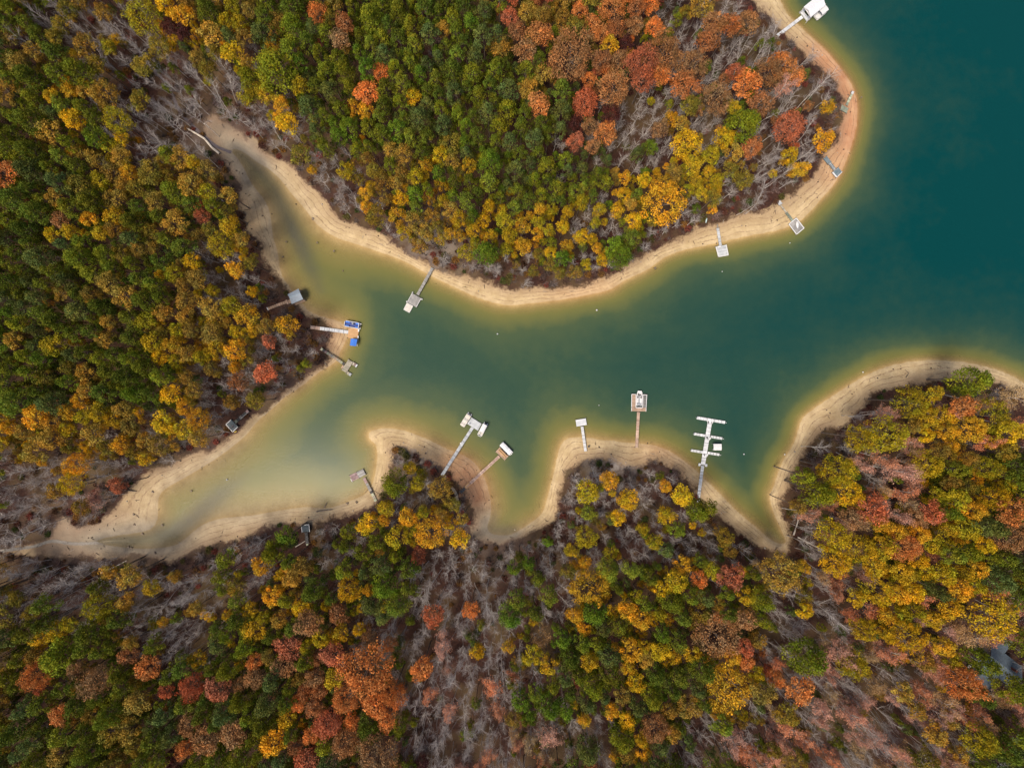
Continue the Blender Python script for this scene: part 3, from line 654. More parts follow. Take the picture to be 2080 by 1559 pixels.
# ------------------------------------------------------------------ boats
def pontoon(name, a, b, wpx, label, style, group='pontoon boats moored in the cove', z=0.55):
    """a = stern, b = bow"""
    A = W(*a, z); B = W(*b, z); d = B - A; L = np.linalg.norm(d); w = wpx * S * .985
    root = empty(name, ((A + B) / 2) * (1, 1, 0), math.atan2(d[1], d[0])); tag(root, label, 'boat', group)
    def add(mb, nm, mt):
        me = mesh(nm, mb.v, mb.f, mt); at = me.attributes.new('tone', 'FLOAT_COLOR', 'FACE'); at.data.foreach_set('color', np.ones(len(me.polygons) * 4, np.float32))
        o = bpy.data.objects.new(nm, me); return link(o, root)
    for sy in (-1, 1):
        m = MB(); K = 8; y = sy * w * .33; rr = .32
        ring = lambda x, s_: [(x, y + rr * s_ * math.cos(2*math.pi*k/K), .22 + rr * s_ * math.sin(2*math.pi*k/K)) for k in range(K)]
        xs = [(-L/2 - .05, .8), (-L/2 + .2, 1), (L/2 - .7, 1), (L/2 - .05, .15)]
        for i in range(3):
            b0 = len(m.v); m.v += ring(*xs[i]) + ring(*xs[i + 1])
            for k in range(K): m.f.append((b0 + k, b0 + (k+1) % K, b0 + K + (k+1) % K, b0 + K + k))
        add(m, 'pontoon', M_ALU)
    m = MB(); ch = .35
    m.quad([(-L/2, -w/2), (L/2 - ch, -w/2), (L/2, -w/2 + ch), (L/2, w/2 - ch), (L/2 - ch, w/2), (-L/2, w/2)], .1, z + .12)
    floor = {'blue': M_DBLUE, 'white': M_WHITE, 'grey': M_GREYV}[style.get('floor', 'grey')]
    add(m, 'deck', floor)
    zt = z + .12; fm = M_WHITE
    for nm, q in (('fence_panel', ((-L/2+.3, -w/2+.05), (L/2-ch, -w/2+.05))), ('fence_panel', ((-L/2+.3, w/2-.05), (L/2-ch, w/2-.05))), ('fence_panel', ((L/2-.06, -w/2+ch), (L/2-.06, w/2-ch))), ('fence_panel', ((-L/2+.35, -w/2+.1), (-L/2+.35, w/2-.1)))):
        m = MB(); m.bar((*q[0], zt + .6), (*q[1], zt + .6), style.get('fw', .16), .6); add(m, nm, fm)
    # seats
    sm = {'blue': M_BLUE, 'white': M_WHITE, 'grey': M_CREAM}[style.get('seat', 'white')]
    for x, y, sx, sy in ((L/2 - 1.2, w/2 - .45, 1.6, .6), (L/2 - 1.2, -w/2 + .45, 1.6, .6), (-L/2 + 1.0, w/2 - .5, 1.2, .65), (-L/2 + 1.0, -w/2 + .5, 1.2, .65)):
        m = MB(); m.box(x, y, zt, sx, sy, .42); m.box(x, y + (sy/2 - .08) * (1 if y > 0 else -1), zt + .42, sx, .14, .3); add(m, 'seat', sm)
    m = MB(); m.box(-.3, -w/2 + .75, zt, .6, .7, .95); m.box(-.05, -w/2 + .75, zt + .95, .1, .6, .2); add(m, 'console', M_GREYV)
    m = MB(); m.box(-L/2 - .3, 0, .2, .55, .42, .75); m.box(-L/2 - .25, 0, -.3, .2, .15, .5); add(m, 'outboard_motor', style.get('motor', M_DARK))
    for sy in (-1, 1):
        m = MB(); m.bar((-L/2 - .45, sy * (w/2 - .3), z + .1), (-L/2, sy * (w/2 - .3), z + .1), .4, .08); add(m, 'stern_platform', M_WHITE)
    if 'canopy' in style:
        x0, x1 = style['canopy']; m = MB(); x0 = -L/2 + L * x0; x1 = -L/2 + L * x1; hh = zt + 2.0; n_ = 7; yy = np.linspace(-w/2 + .05, w/2 - .05, n_)
        for i in range(n_ - 1):
            za_ = hh + .22 * math.cos(yy[i] / w * math.pi); zb_ = hh + .22 * math.cos(yy[i+1] / w * math.pi)
            m.quad([(x0, yy[i], za_), (x1, yy[i], za_), (x1, yy[i+1], zb_), (x0, yy[i+1], zb_)], .04, 0)
        add(m, 'canopy', style.get('cm', M_WHITE))
        for x in (x0 + .1, x1 - .1):
            for sy in (-1, 1):
                m = MB(); m.box(x, sy * (w/2 - .1), zt, .05, .05, 2.0); add(m, 'canopy_pole', M_ALU)
    if style.get('cover'):
        m = MB(); n_ = 7; yy = np.linspace(-w/2, w/2, n_); x0, x1 = style['cover']; x0 = -L/2 + L * x0; x1 = -L/2 + L * x1; K = 12
        for i in range(K):
            xa = x0 + (x1 - x0) * i / K; xb = x0 + (x1 - x0) * (i + 1) / K
            hx = lambda x: zt + .72 + .16 * math.sin((x - x0) / (x1 - x0) * math.pi * 5)
            for j in range(n_ - 1):
                f = lambda x, y: hx(x) + .25 * math.cos(y / w * math.pi)
                b0 = len(m.v); ins = lambda x: (.12 if x <= x0 + 1e-6 or x >= x1 - 1e-6 else 0)
                m.v += [(xa, yy[j] , f(xa, yy[j])), (xb, yy[j], f(xb, yy[j])), (xb, yy[j+1], f(xb, yy[j+1])), (xa, yy[j+1], f(xa, yy[j+1]))]; m.f.append((b0, b0+1, b0+2, b0+3)); m.t.append(1)
        for sy in (-1, 1): m.quad([(x0, sy * w/2, zt + .75), (x1, sy * w/2, zt + .75), (x1, sy * (w/2 + .02), zt + .75), (x0, sy * (w/2 + .02), zt + .75)], .5, 0)
        add(m, 'cover', style.get('cm', M_WHITE))
    return root
pontoon('pontoon_boat', (731.0, 662.2), (700.6, 656.6), 12.2, 'pontoon boat with dark blue deck and white fence panels beside the tan platform', dict(floor='blue', seat='blue', fw=.2))
pontoon('pontoon_boat', (953.8, 841.0), (938.9, 864.6), 10.4, 'pontoon boat under a ribbed white cover, lakeward of two at the pale dock', dict(floor='white', cover=(.04, .98), cm=M_CREAM))
pontoon('pontoon_boat', (986.3, 860.6), (973.4, 885.0), 9.8, 'pontoon boat with flat white canopy over its rear half and tan seats in front', dict(floor='grey', seat='grey', canopy=(.02, .62)))
pontoon('pontoon_boat', (1037.6, 920.0), (1018.2, 900.2), 10.0, 'pontoon boat under a smooth blue white cover beside the pinkish brown dock', dict(floor='white', cover=(.0, .99), cm=M_ROOFW, motor=M_WHITE))
pontoon('pontoon_boat', (1666, 42 - 6), (1666, 42), 1, 'x', {}) if False else None
pontoon('pontoon_boat', (1672.9, 22.6), (1655.2, 37.6), 13.5, 'white canopied pontoon boat tucked against the big white boathouse', dict(floor='white', seat='white', canopy=(.0, .7)))
pontoon('pontoon_boat', (1457.9, 907.6), (1449.4, 907.6), 1, 'x', {}) if False else None
# speedboat in the slip
def runabout():
    A = W(1297.6, 823.5, .6); B = W(1299.3, 793.3, .6); d = B - A; L = np.linalg.norm(d); w = 12 * S
    root = empty('motorboat', ((A + B) / 2) * (1, 1, 0), math.atan2(d[1], d[0])); tag(root, 'open white motorboat with dark seats, nosing out of the brown dock slip', 'boat')
    def add(mb, nm, mt):
        me = mesh(nm, mb.v, mb.f, mt); o = bpy.data.objects.new(nm, me); return link(o, root)
    xs = np.linspace(-L/2, L/2, 10); hw = [w/2 * (1 if t < .55 else max(.62, 1 - ((t - .55) / .45) ** 3 * .38)) for t in np.linspace(0, 1, 10)]
    m = MB()
    for i in range(9):
        b0 = len(m.v)
        for x, h_ in ((xs[i], hw[i]), (xs[i+1], hw[i+1])):
            m.v += [(x, -h_, .95), (x, -h_ * .7, 0), (x, 0, -.25), (x, h_ * .7, 0), (x, h_, .95), (x, h_ - .22, .97), (x, h_ - .26, .5), (x, -h_ + .26, .5), (x, -h_ + .22, .97)]
        for k in range(9): kk = (k + 1) % 9; m.f.append((b0 + k, b0 + kk, b0 + 9 + kk, b0 + 9 + k))
        if i in (0, 8):
            o_ = 0 if i == 0 else 9; m.f.append(tuple(b0 + o_ + k for k in range(9)))
    add(m, 'hull', M_WHITE)
    m = MB(); m.quad([(L/2 - 1.0, -hw[8] + .1), (L/2 - .02, -hw[9] + .1), (L/2 - .02, hw[9] - .1), (L/2 - 1.0, hw[8] - .1)], .05, 1.0); add(m, 'fore_deck', M_WHITE)
    m = MB(); m.bar((-L/2 + 1.0, 0, .56), (L/2 - 2.2, 0, .56), .62, .04); add(m, 'carpet', M_GREYV)
    for x, y, sx, sy in ((L*.05, .72, .5, .5), (L*.05, -.72, .5, .5), (L*.28, .35, 1.4, .35), (L*.22, -.3, .35, .6), (L*.33, .8, .3, .3)):
        m = MB(); m.box(x, y, .55, sx, sy, .35); add(m, 'seat', M_DARK)
    m = MB(); m.bar((L*.13, -w/2 + .2, 1.4), (L*.13, w/2 - .2, 1.4), .06, .4); add(m, 'windscreen', M_GLASS)
    m = MB(); m.box(-L/2 + .5, 0, .5, .8, w - .5, .48); add(m, 'engine_cover', M_GREYV)
    m = MB(); m.box(-L/2 - .3, 0, .1, .5, .45, .9); add(m, 'outboard_motor', M_DARK)
runabout()
# boat lifts / covers
def liftcanopy(quad, label, mt, ridge=.35, name='boat_lift', z=2.2):
    q = [W(x, y, z) for x, y in quad]; c = sum(q) / 4; root = empty(name, c * (1, 1, 0)); tag(root, label, 'boat lift')
    ra = (q[0] + q[1]) / 2 + (0, 0, ridge); rb = (q[2] + q[3]) / 2 + (0, 0, ridge)
    for s_ in ([q[1], q[2], rb, ra], [q[3], q[0], ra, rb]):
        m = MB(); m.prism(s_, [x - np.array([0, 0, .05]) for x in s_]); m.build('canopy', mt, root)
    for p in q:
        e = p + (c - p) * .06; m = MB(); m.box(e[0], e[1], -2.0, .1, .1, z + 1.9); m.build('lift_post', M_ALU, root)
    for a, b in ((0, 3), (1, 2)):
        A = q[a] + (c - q[a]) * .1; B = q[b] + (c - q[b]) * .1; A[2] = B[2] = .35; m = MB(); m.bar(A, B, .15, .15); m.build('lift_beam', M_ALU, root)
    return root
r = liftcanopy([(712.7, 687.4), (725.8, 688.6), (723.3, 702.9), (710.7, 701.5)], 'bright blue canvas boat lift below the tan platform dock', M_BLUE)
r = liftcanopy([(1449.3, 901.2), (1449.3, 914), (1465.7, 914), (1465.7, 901.2)], 'white boat lift canopy between two arms of the white community dock', M_WHITE, .2)
o = root_at(1619, 456.5, 0, 'rowing_boat', 'upturned white rowing boat lying on the square grey edged dock', 'boat'); kayak(o, (1618.6, 449.9), (1619.6, 463.2), 5.4, .95, M_WHITE, True)
g_ = gz(1434, 448); o = root_at(1434.3, 447.8, g_, 'canoe', 'pale canoe lying in the brown leaves above the pale boarded dock', 'canoe'); kayak(o, (1435.4, 442.8), (1433.3, 452.8), 2.6, g_ + .5, plain('pale_cyan_hull', (.55, .72, .76), .4), True)
m = MB(); p = W(1460, 501.6, .8); m.box(p[0], p[1], .84, 1.2, .55, .5, ang=.17); m.box(p[0], p[1], 1.35, 1.24, .6, .05, ang=.17); o = m.build('storage_box', M_WHITE, None, p); tag(o, 'white storage box on the shoreward corner of the square pale boarded dock', 'box')

# buoys
bl = ['white buoy off the bend of the upper beach, towards the cove mouth', 'white buoy in mid cove, between the upper beach and the small white dock', 'tiny buoy just off the square pale boarded dock', 'tiny buoy just off the square dock carrying the white boat', 'white buoy off the sandy curve of the eastern point', 'tiny buoy between the small white dock and the brown slip dock', 'white buoy off the arms of the white community dock', 'white buoy hard by the sand below the eastern point', 'white buoy alone in the shallow western arm of the cove']
for (x, y, rr), l in zip(((1010.5, 677.8, .3), (1212.3, 629.5, .34), (1467, 551.3, .2), (1604.5, 493.5, .2), (1752.8, 755.5, .28), (1216.7, 822.7, .18), (1511.2, 921.8, .28), (1594, 922.5, .28), (461, 973.6, .34)), bl):
    p = W(x, y, .2); root = empty('mooring_buoy', p); tag(root, l, 'buoy', 'mooring buoys on the water')
    m = MB(); K = 10; prof = [(.02, -.9), (.75, -.65), (1, 0), (.8, .6), (.25, .95), (.2, 1.3)]
    for (r0, z0), (r1, z1) in zip(prof, prof[1:]):
        b0 = len(m.v)
        for r_, z_ in ((r0, z0), (r1, z1)): m.v += [(p[0] + rr * r_ * math.cos(2*math.pi*k/K), p[1] + rr * r_ * math.sin(2*math.pi*k/K), p[2] + z_ * rr) for k in range(K)]
        for k in range(K): m.f.append((b0 + k, b0 + (k+1) % K, b0 + K + (k+1) % K, b0 + K + k)); m.t.append(1)
    m.build('float', M_WHITE, root); m = MB(); m.cyl(p[0], p[1], p[2] + rr * 1.25, p[2] + rr * 1.45, rr * .22, 8); m.build('cap', M_BLUE, root)

# logs and stumps
def tube(pts, rad, n=6):
    V = []; F = []; pts = [np.array(p, float) for p in pts]
    for i, p in enumerate(pts):
        d = pts[min(i + 1, len(pts) - 1)] - pts[max(i - 1, 0)]; d /= np.linalg.norm(d) + 1e-9
        a = np.cross(d, (0.3, .2, 1) if abs(d[2]) < .9 else (1, 0, 0)); a /= np.linalg.norm(a); b = np.cross(d, a)
        V += [p + rad[i] * (a * math.cos(2*math.pi*k/n) + b * math.sin(2*math.pi*k/n)) for k in range(n)]
    for i in range(len(pts) - 1):
        for k in range(n): F.append((i*n + k, i*n + (k+1) % n, (i+1)*n + (k+1) % n, (i+1)*n + k))
    return V, F
LOGM = barkmat('driftwood', (0.10, 0.075, 0.055), (0.2, 0.16, 0.13)); LOGP = barkmat('bleached_driftwood', (0.40, 0.36, 0.32), (0.55, 0.5, 0.45))
def log(pts, r0, r1, mt, label, cat='log', group='fallen logs'):
    q = []
    for x, y in pts:
        z = max(gz(x, y), -.1) + r0 * .8; q.append(W(x, y, z))
    k = len(q); V, F = tube(q, [r0 + (r1 - r0) * i / (k - 1) for i in range(k)])
    o_ = q[0]; root = bpy.data.objects.new('fallen_log', mesh('fallen_log', [np.array(v) - o_ for v in V], F, mt)); root.location = o_; link(root); tag(root, label, cat, group)
log([(244, 993), (262, 996), (277, 997.5)], .3, .15, LOGM, 'dark log lying across the wood edge above the pale mudflat')
log([(643, 1038.5), (660, 1036), (675, 1034.5)], .3, .12, LOGM, 'long dark log on the sandbar near the worn mauve dock')
log([(659, 1030), (662, 1024), (664.5, 1019)], .25, .12, LOGM, 'short dark log standing out of the shallows off the lower sandbar')
log([(1612, 1086), (1618, 1068), (1622.5, 1051)], .32, .18, LOGP, 'pale straight log at the wood edge of the right-hand point', )
log([(1620, 1090), (1650, 1106), (1681, 1121)], .3, .12, LOGP, 'long pale log slanting into the trees at the narrow inlet')
log([(380, 261), (400, 272), (416, 282), (431, 300), (446, 312)], .35, .5, LOGP, 'bent pale driftwood trunk lying along the upper creek')
log([(1883, 838), (1900, 846), (1918, 854)], .25, .15, LOGP, 'short pale log between golden crowns on the eastern point')
log([(205, 1163), (232, 1151), (257, 1138)], .28, .12, LOGP, 'pale straight log on the dark ground below the mudflat')
log([(600, 1110), (612, 1103), (620, 1098)], .2, .1, LOGP, 'thin pale log touching the dark railed dock in the brush')
log([(450, 406), (456, 411), (463, 416)], .22, .2, LOGP, 'pale pole on the brown slope beside the lone pine')
log([(742, 1000), (750, 990), (775, 1005)], .12, .08, LOGM, 'forked dark driftwood on the sand at the worn mauve dock')
log([(1840, 766), (1846, 758), (1838, 750)], .2, .08, LOGM, 'crooked dark branch on the sand of the eastern point')
stumps = [(272, 1044), (273, 1064.5), (332, 1065), (290, 1083), (392, 995.5), (310, 998), (575, 522), (583, 492), (680, 511), (533, 438), (636, 444), (1747, 200), (700, 552), (646, 494), (262, 1110), (268, 1112), (315, 1123), (1330, 545), (725, 1020), (706, 1022)]
sl = ['on the middle of the pale mudflat', 'on the mudflat below a smaller one', 'in the shallows at the tip of the brown water', 'on the mudflat edge beside the creek mouth', 'in the olive shallows of the western arm', 'on the mudflat near the wood edge', 'in the shallows left of the upper channel', 'in the olive water of the upper channel', 'in the yellow shallows of the upper arm', 'on the pale western sand of the upper arm', 'at the eastern sand edge of the upper arm', 'in the orange shallows by the mossy dock', 'under water off the upper beach', 'in the middle of the upper arm', 'on the lower mud of the creek', 'beside its twin on the lower creek mud', 'on the sand strip below the creek', 'at the water edge of the upper beach', 'on the sandbar left of the worn mauve dock', 'further along the same sandbar']
for k, ((x, y), s_) in enumerate(zip(stumps, sl)):
    z = gz(x, y); p = W(x, y, z); m = MB(); n = 9
    a0 = random.random() * 6
    ring = lambda rr, z_, jj: [(p[0] + rr * (1 + jj * math.sin(3 * t + a0) + jj * .6 * math.sin(5 * t)) * math.cos(t), p[1] + rr * (1 + jj * math.sin(3 * t + a0)) * math.sin(t), z_) for t in [2*math.pi*i/n for i in range(n)]]
    sz = random.uniform(.35, .55); hh = max(.3, .3 - z)
    m.prism(ring(sz * .7, z + hh, .1), ring(sz * 1.3, z - .2, .35)); o = m.build('tree_stump', LOGM, None, p); tag(o, 'dark stump ' + s_, 'stump', 'old stumps left by the falling water')

# path and house corner
def strip(name, pts, wpx, dz, mt):
    V = []; F = []; P_ = spline(pts + [pts[-1]], 6)[:-(6 * 2 - 2)] if False else np.array([p for p in pts], float)
    fine = []
    for i in range(len(P_) - 1):
        for k in range(8): fine.append(P_[i] + (P_[i+1] - P_[i]) * k / 8)
    fine.append(P_[-1]); fine = np.array(fine)
    for _ in range(6): fine[1:-1] = (fine[:-2] + fine[1:-1] * 2 + fine[2:]) / 4
    for i, p in enumerate(fine):
        d = fine[min(i+1, len(fine)-1)] - fine[max(i-1, 0)]; d /= np.linalg.norm(d); n = np.array([-d[1], d[0]]); w = wpx * (.8 + .4 * random.random()) / 2
        for s_ in (-1, 0, 1):
            q = p + n * w * s_; V.append(W(q[0], q[1], 0) + (0, 0, gz(*q) + dz))
    for i in range(len(fine) - 1):
        for k in range(2): F.append((i*3 + k, (i+1)*3 + k, (i+1)*3 + k + 1, i*3 + k + 1))
    o = bpy.data.objects.new(name, mesh(name, V, F, mt)); link(o); tag(o, kind='structure'); return o
strip('path', [(905, 965), (918, 985), (928, 1000), (930, 1015), (922, 1030), (905, 1040), (890, 1060)], 6, .12, plain('path_dust', (.34, .27, .20), .9, var=.2))
strip('creek', [(165, -10), (180, 5), (200, 40), (225, 55), (240, 75), (265, 88), (285, 102), (297, 122), (320, 150), (350, 180), (372, 235), (405, 268), (440, 300), (470, 310)], 6, .06, plain('creek_mud', (.12, .10, .11), .35, var=.2))
strip('creek', [(0, 1118), (40, 1112), (75, 1108), (110, 1095), (150, 1103), (200, 1102), (260, 1098)], 6, .06, plain('creek_silt', (.15, .13, .115), .5, var=.2))
M_ASPH = plain('asphalt', (.16, .18, .20), .9, var=.1)
strip('driveway', [(1995, 1520), (2020, 1545), (2060, 1570), (2110, 1590)], 34, .15, M_ASPH)
strip('lawn', [(2100, 1440), (2068, 1475), (2040, 1505), (2010, 1520)], 60, .1, plain('lawn_grass', (.12, .17, .06), .9, var=.2))
def house():
    g = gz(1960, 1300); cen = W(2034, 1350, g + 6); cen[2] = g
    root = empty('house', cen, R_(-38)); tag(root, 'grey house with slate blue gabled roofs half hidden by trees near the lower right corner', 'house')
    def add(nm, V, F, mt, par=None):
        me = mesh(nm, V, F, mt); return link(bpy.data.objects.new(nm, me), par or root)
    def wing(x0, x1, y0, y1, he, hr, alongx):
        add('wall', [(x0, y0, -1), (x1, y0, -1), (x1, y1, -1), (x0, y1, -1), (x0, y0, he), (x1, y0, he), (x1, y1, he), (x0, y1, he)], [(0,1,5,4), (1,2,6,5), (2,3,7,6), (3,0,4,7), (4,5,6,7)], M_SIDING)
        o_ = .5
        if alongx:
            ym = (y0 + y1) / 2; A = [(x0-o_, y0-o_, he-.1), (x1+o_, y0-o_, he-.1), (x1+o_, ym, hr), (x0-o_, ym, hr)]; B = [(x1+o_, y1+o_, he-.1), (x0-o_, y1+o_, he-.1), (x0-o_, ym, hr), (x1+o_, ym, hr)]
            gab = [[(x0, y0, he), (x0, y1, he), (x0, ym, hr - .1)], [(x1, y0, he), (x1, y1, he), (x1, ym, hr - .1)]]
        else:
            xm = (x0 + x1) / 2; A = [(x0-o_, y0-o_, he-.1), (xm, y0-o_, hr), (xm, y1+o_, hr), (x0-o_, y1+o_, he-.1)]; B = [(x1+o_, y1+o_, he-.1), (xm, y1+o_, hr), (xm, y0-o_, hr), (x1+o_, y0-o_, he-.1)]
            gab = [[(x0, y0, he), (x1, y0, he), (xm, y0, hr - .1)], [(x0, y1, he), (x1, y1, he), (xm, y1, hr - .1)]]
        for q in (A, B):
            V = [np.array(p, float) + (0, 0, .12) for p in q] + [np.array(p, float) for p in q]
            rf = add('roof', V, [(0,1,2,3), (7,6,5,4), (0,4,5,1), (1,5,6,2), (2,6,7,3), (3,7,4,0)], M_SHINGLE)
        for t in gab: add('gable', t, [(0,1,2)], M_SIDING)
    wing(-7, 7, -4, 4, 5.2, 8.0, True); wing(-3, 3.5, -10, -4.05, 4.6, 7.2, False); wing(-6, -.5, 4.05, 9, 4.4, 6.8, False)
    for x, y, rot in ((-5, -4.05, 0), (5, -4.05, 0), (0, -10.05, 0), (-7.05, 1.5, 1), (-7.05, -2, 1), (7.05, 0, 1), (4.5, 4.05, 0)):
        m_ = MB(); (m_.box(x, y, 1.2, 1.4, .1, 1.4) if not rot else m_.box(x, y, 1.2, .1, 1.4, 1.4)); w_ = add('window', m_.v, m_.f, M_WHITE)
        m_ = MB(); (m_.box(x, y - .04 * (1 if y < 0 else -1), 1.3, 1.2, .1, 1.2) if not rot else m_.box(x - .04 * (1 if x < 0 else -1), y, 1.3, .1, 1.2, 1.2)); add('pane', m_.v, m_.f, M_GLASS, w_)
    m_ = MB(); m_.box(2.5, 1.2, 6, .9, .9, 3.2); add('chimney', m_.v, m_.f, plain('brick_red', (.2, .08, .06), .9))
house()
for k, (x, y, l) in enumerate(((1970.5, 1352, 'white garden table on the ground uphill of the grey house'), (1981, 1361, 'pale blue garden table on the ground close by the grey house'))):
    g = gz(x * .97 + 31, y * .97 + 23); p = W(x, y, g + .8); root = empty('garden_table', p * (1, 1, 0) + (0, 0, g)); tag(root, l, 'table')
    m = MB(); m.box(p[0], p[1], g + .75, 1.9, 1.2, .06, ang=.9); m.build('table_top', (M_WHITE, M_ROOFM)[k], root)
    for sx in (-.6, .6):
        for sy in (-.35, .35):
            m = MB(); c, s_ = math.cos(.9), math.sin(.9); m.box(p[0] + c * sx - s_ * sy, p[1] + s_ * sx + c * sy, g, .07, .07, .75); m.build('leg', M_ALU, root)

#@@TREES@@
# ------------------------------------------------------------------ trees
def rot_to(n):
    """two tangents for an array of unit normals"""
    a = np.where(np.abs(n[:, 2:3]) < .9, np.array([[0, 0, 1.0]]), np.array([[1.0, 0, 0]]))
    u = np.cross(n, a); u /= np.linalg.norm(u, axis=1, keepdims=True) + 1e-9
    return u, np.cross(n, u)
def leafquads(P, Nn, size, r):
    u, v = rot_to(Nn); th = r.random(len(P)) * 6.283
    c, s_ = np.cos(th)[:, None], np.sin(th)[:, None]; a = u * c + v * s_; b = v * c - u * s_
    s = (size * r.uniform(.6, 1.35, len(P)))[:, None]; k = r.uniform(.55, .95, len(P))[:, None]
    V = np.stack([P - a * s, P - b * s * k, P + a * s, P + b * s * k], 1).reshape(-1, 3)
    F = np.arange(len(P) * 4).reshape(-1, 4)
    return V, F
def unit(r, n):
    v = r.normal(size=(n, 3)); return v / np.linalg.norm(v, axis=1, keepdims=True)
def crown_geo(R, hc, nl, per, size, seed, form):
    """clumps of leaves spread over and through a crown of radius R centred at height hc"""
    r = np.random.default_rng(seed); Ps = []; Ns = []; T = []
    lob = []
    ang0 = r.random() * 6.28; asym = r.uniform(.70, 1.18, 6)
    for i in range(nl):
        t = (i + .5) / nl
        if form == 'pine':
            z = 1 - 2.0 * t * .95; rad = math.sqrt(max(0, 1 - max(z, -.2) ** 2)) if z > -.2 else .95
            rad = rad * (.55 + .45 * (1 - (z + 1) / 2)) if z > 0 else rad
        else:
            z = 1 - 1.45 * t; rad = math.sqrt(max(0, 1 - z * z))
        a = i * 2.39996 + ang0 + r.normal() * .3
        f = asym[int(((a % 6.283) / 6.283) * 6) % 6] * r.uniform(.68, 1.02)
        zs = {'pine': 1.05, 'round': .72, 'oak': .55}[form]
        lob.append((np.array([math.cos(a) * rad * R * f, math.sin(a) * rad * R * f, z * R * zs + r.normal() * R * (.13 if form == 'oak' else .08)]), R * {'pine': .30, 'round': .32, 'oak': .175}[form] * r.uniform(.7, 1.25)))
    for c, lr in lob:
        m = int(per * (lr / (R * .27)) ** 1.2)
        d = unit(r, m); d[:, 2] = np.where(d[:, 2] < -.35, -d[:, 2] * .6, d[:, 2]); d /= np.linalg.norm(d, axis=1, keepdims=True)
        rr = lr * r.uniform(.5, 1.35, m) ** .7
        p = c + d * rr[:, None] * np.array([1, 1, .8])
        nn = d * .9 + unit(r, m) * .75; nn /= np.linalg.norm(nn, axis=1, keepdims=True)
        Ps.append(p); Ns.append(nn); tt = r.uniform(.74, 1.28); hh = r.uniform(-.19, .17)
        T.append(np.tile([tt * (1 + hh), tt, tt * (1 - hh)], (m, 1)) * r.uniform(.8, 1.2, (m, 1)))
    P = np.concatenate(Ps); Nn = np.concatenate(Ns); T = np.concatenate(T)
    P[:, 2] += hc
    V, F = leafquads(P, Nn, size, r)
    return V, F, T
def tint_mesh(name, V, F, T, mt):
    me = mesh(name, V, F, mt)
    a = me.attributes.new('tone', 'FLOAT_COLOR', 'FACE'); a.data.foreach_set('color', np.concatenate([T, np.ones((len(T), 1))], 1).astype(np.float32).ravel())
    return me
def join_tubes(L):
    V = []; F = []
    for v, f in L:
        b = len(V); V += list(v); F += [tuple(i + b for i in q) for q in f]
    return np.array(V), np.array(F)
def trunk_geo(h, r0, R, hc, seed, limbs=5):
    r = np.random.default_rng(seed); lean = r.normal(size=2) * .25
    top = hc + R * .3; pts = [(lean[0] * t * t, lean[1] * t * t, top * t) for t in (0, .25, .5, .75, 1)]
    L = [tube([(0, 0, -.8)] + pts[1:], [r0 * 1.25, r0, r0 * .8, r0 * .55, r0 * .2], 6)]
    for i in range(limbs):
        a = r.random() * 6.28; zz = hc - R * .6 * r.random(); p0 = (lean[0] * (zz/top) ** 2, lean[1] * (zz/top) ** 2, zz * .92)
        q = R * r.uniform(.5, .8); L.append(tube([p0, (math.cos(a) * q * .5, math.sin(a) * q * .5, zz + q * .2), (math.cos(a) * q, math.sin(a) * q, zz + q * .45)], [r0 * .45, r0 * .3, r0 * .1], 4))
    return join_tubes(L)
def bare_geo(h, R, seed, fine=1.0):
    """trunk with main limbs, and the branchwork"""
    r = np.random.default_rng(seed); TR = []; BR = []; tips = []
    def grow(p, d, L, rad, lev):
        n = 4; pts = [p]; q = np.array(p, float); dd = np.array(d, float)
        for i in range(n):
            dd = dd + r.normal(size=3) * (.10 + .05 * lev) + np.array([0, 0, .05 if lev else 0]); dd /= np.linalg.norm(dd)
            q = q + dd * L / n; pts.append(q.copy())
        rr = [rad * (1 - .75 * i / n) for i in range(n + 1)]
        (TR if lev < 2 else BR).append(tube(pts, rr, 4 if lev < 2 else 3))
        if lev >= 3: tips.append(q); return
        k = [int(13 * fine), 9, 6][lev]
        for i in range(k):
            t = ([.42, .25, .2][lev] + ([.58, .75, .8][lev]) * (i + r.random()) / k); t = min(t, .99)
            j = int(t * n); f = t * n - j; b = pts[j] * (1 - f) + pts[min(j + 1, n)] * f if j < n else pts[n]
            a = r.random() * 6.283; w = np.array([math.cos(a), math.sin(a), 0]); sp = [.95, .75, .8][lev] * r.uniform(.7, 1.2)
            nd = dd * 1.0 if lev else np.array([0, 0, 1.0])
            nd = nd + w * sp * 1.1 + np.array([0, 0, r.normal() * .25]); nd /= np.linalg.norm(nd)
            ll = [R * 1.15 * (1.15 - .55 * t), L * .52, L * .5][lev] * r.uniform(.7, 1.15)
            grow(b, nd, ll, rad * [.48, .5, .6][lev] * (1.1 - .4 * t), lev + 1)
    grow(np.array([0, 0, -.5]), np.array([r.normal() * .06, r.normal() * .06, 1]), h, .17, 0)
    return join_tubes(TR), join_tubes(BR), np.array(tips)

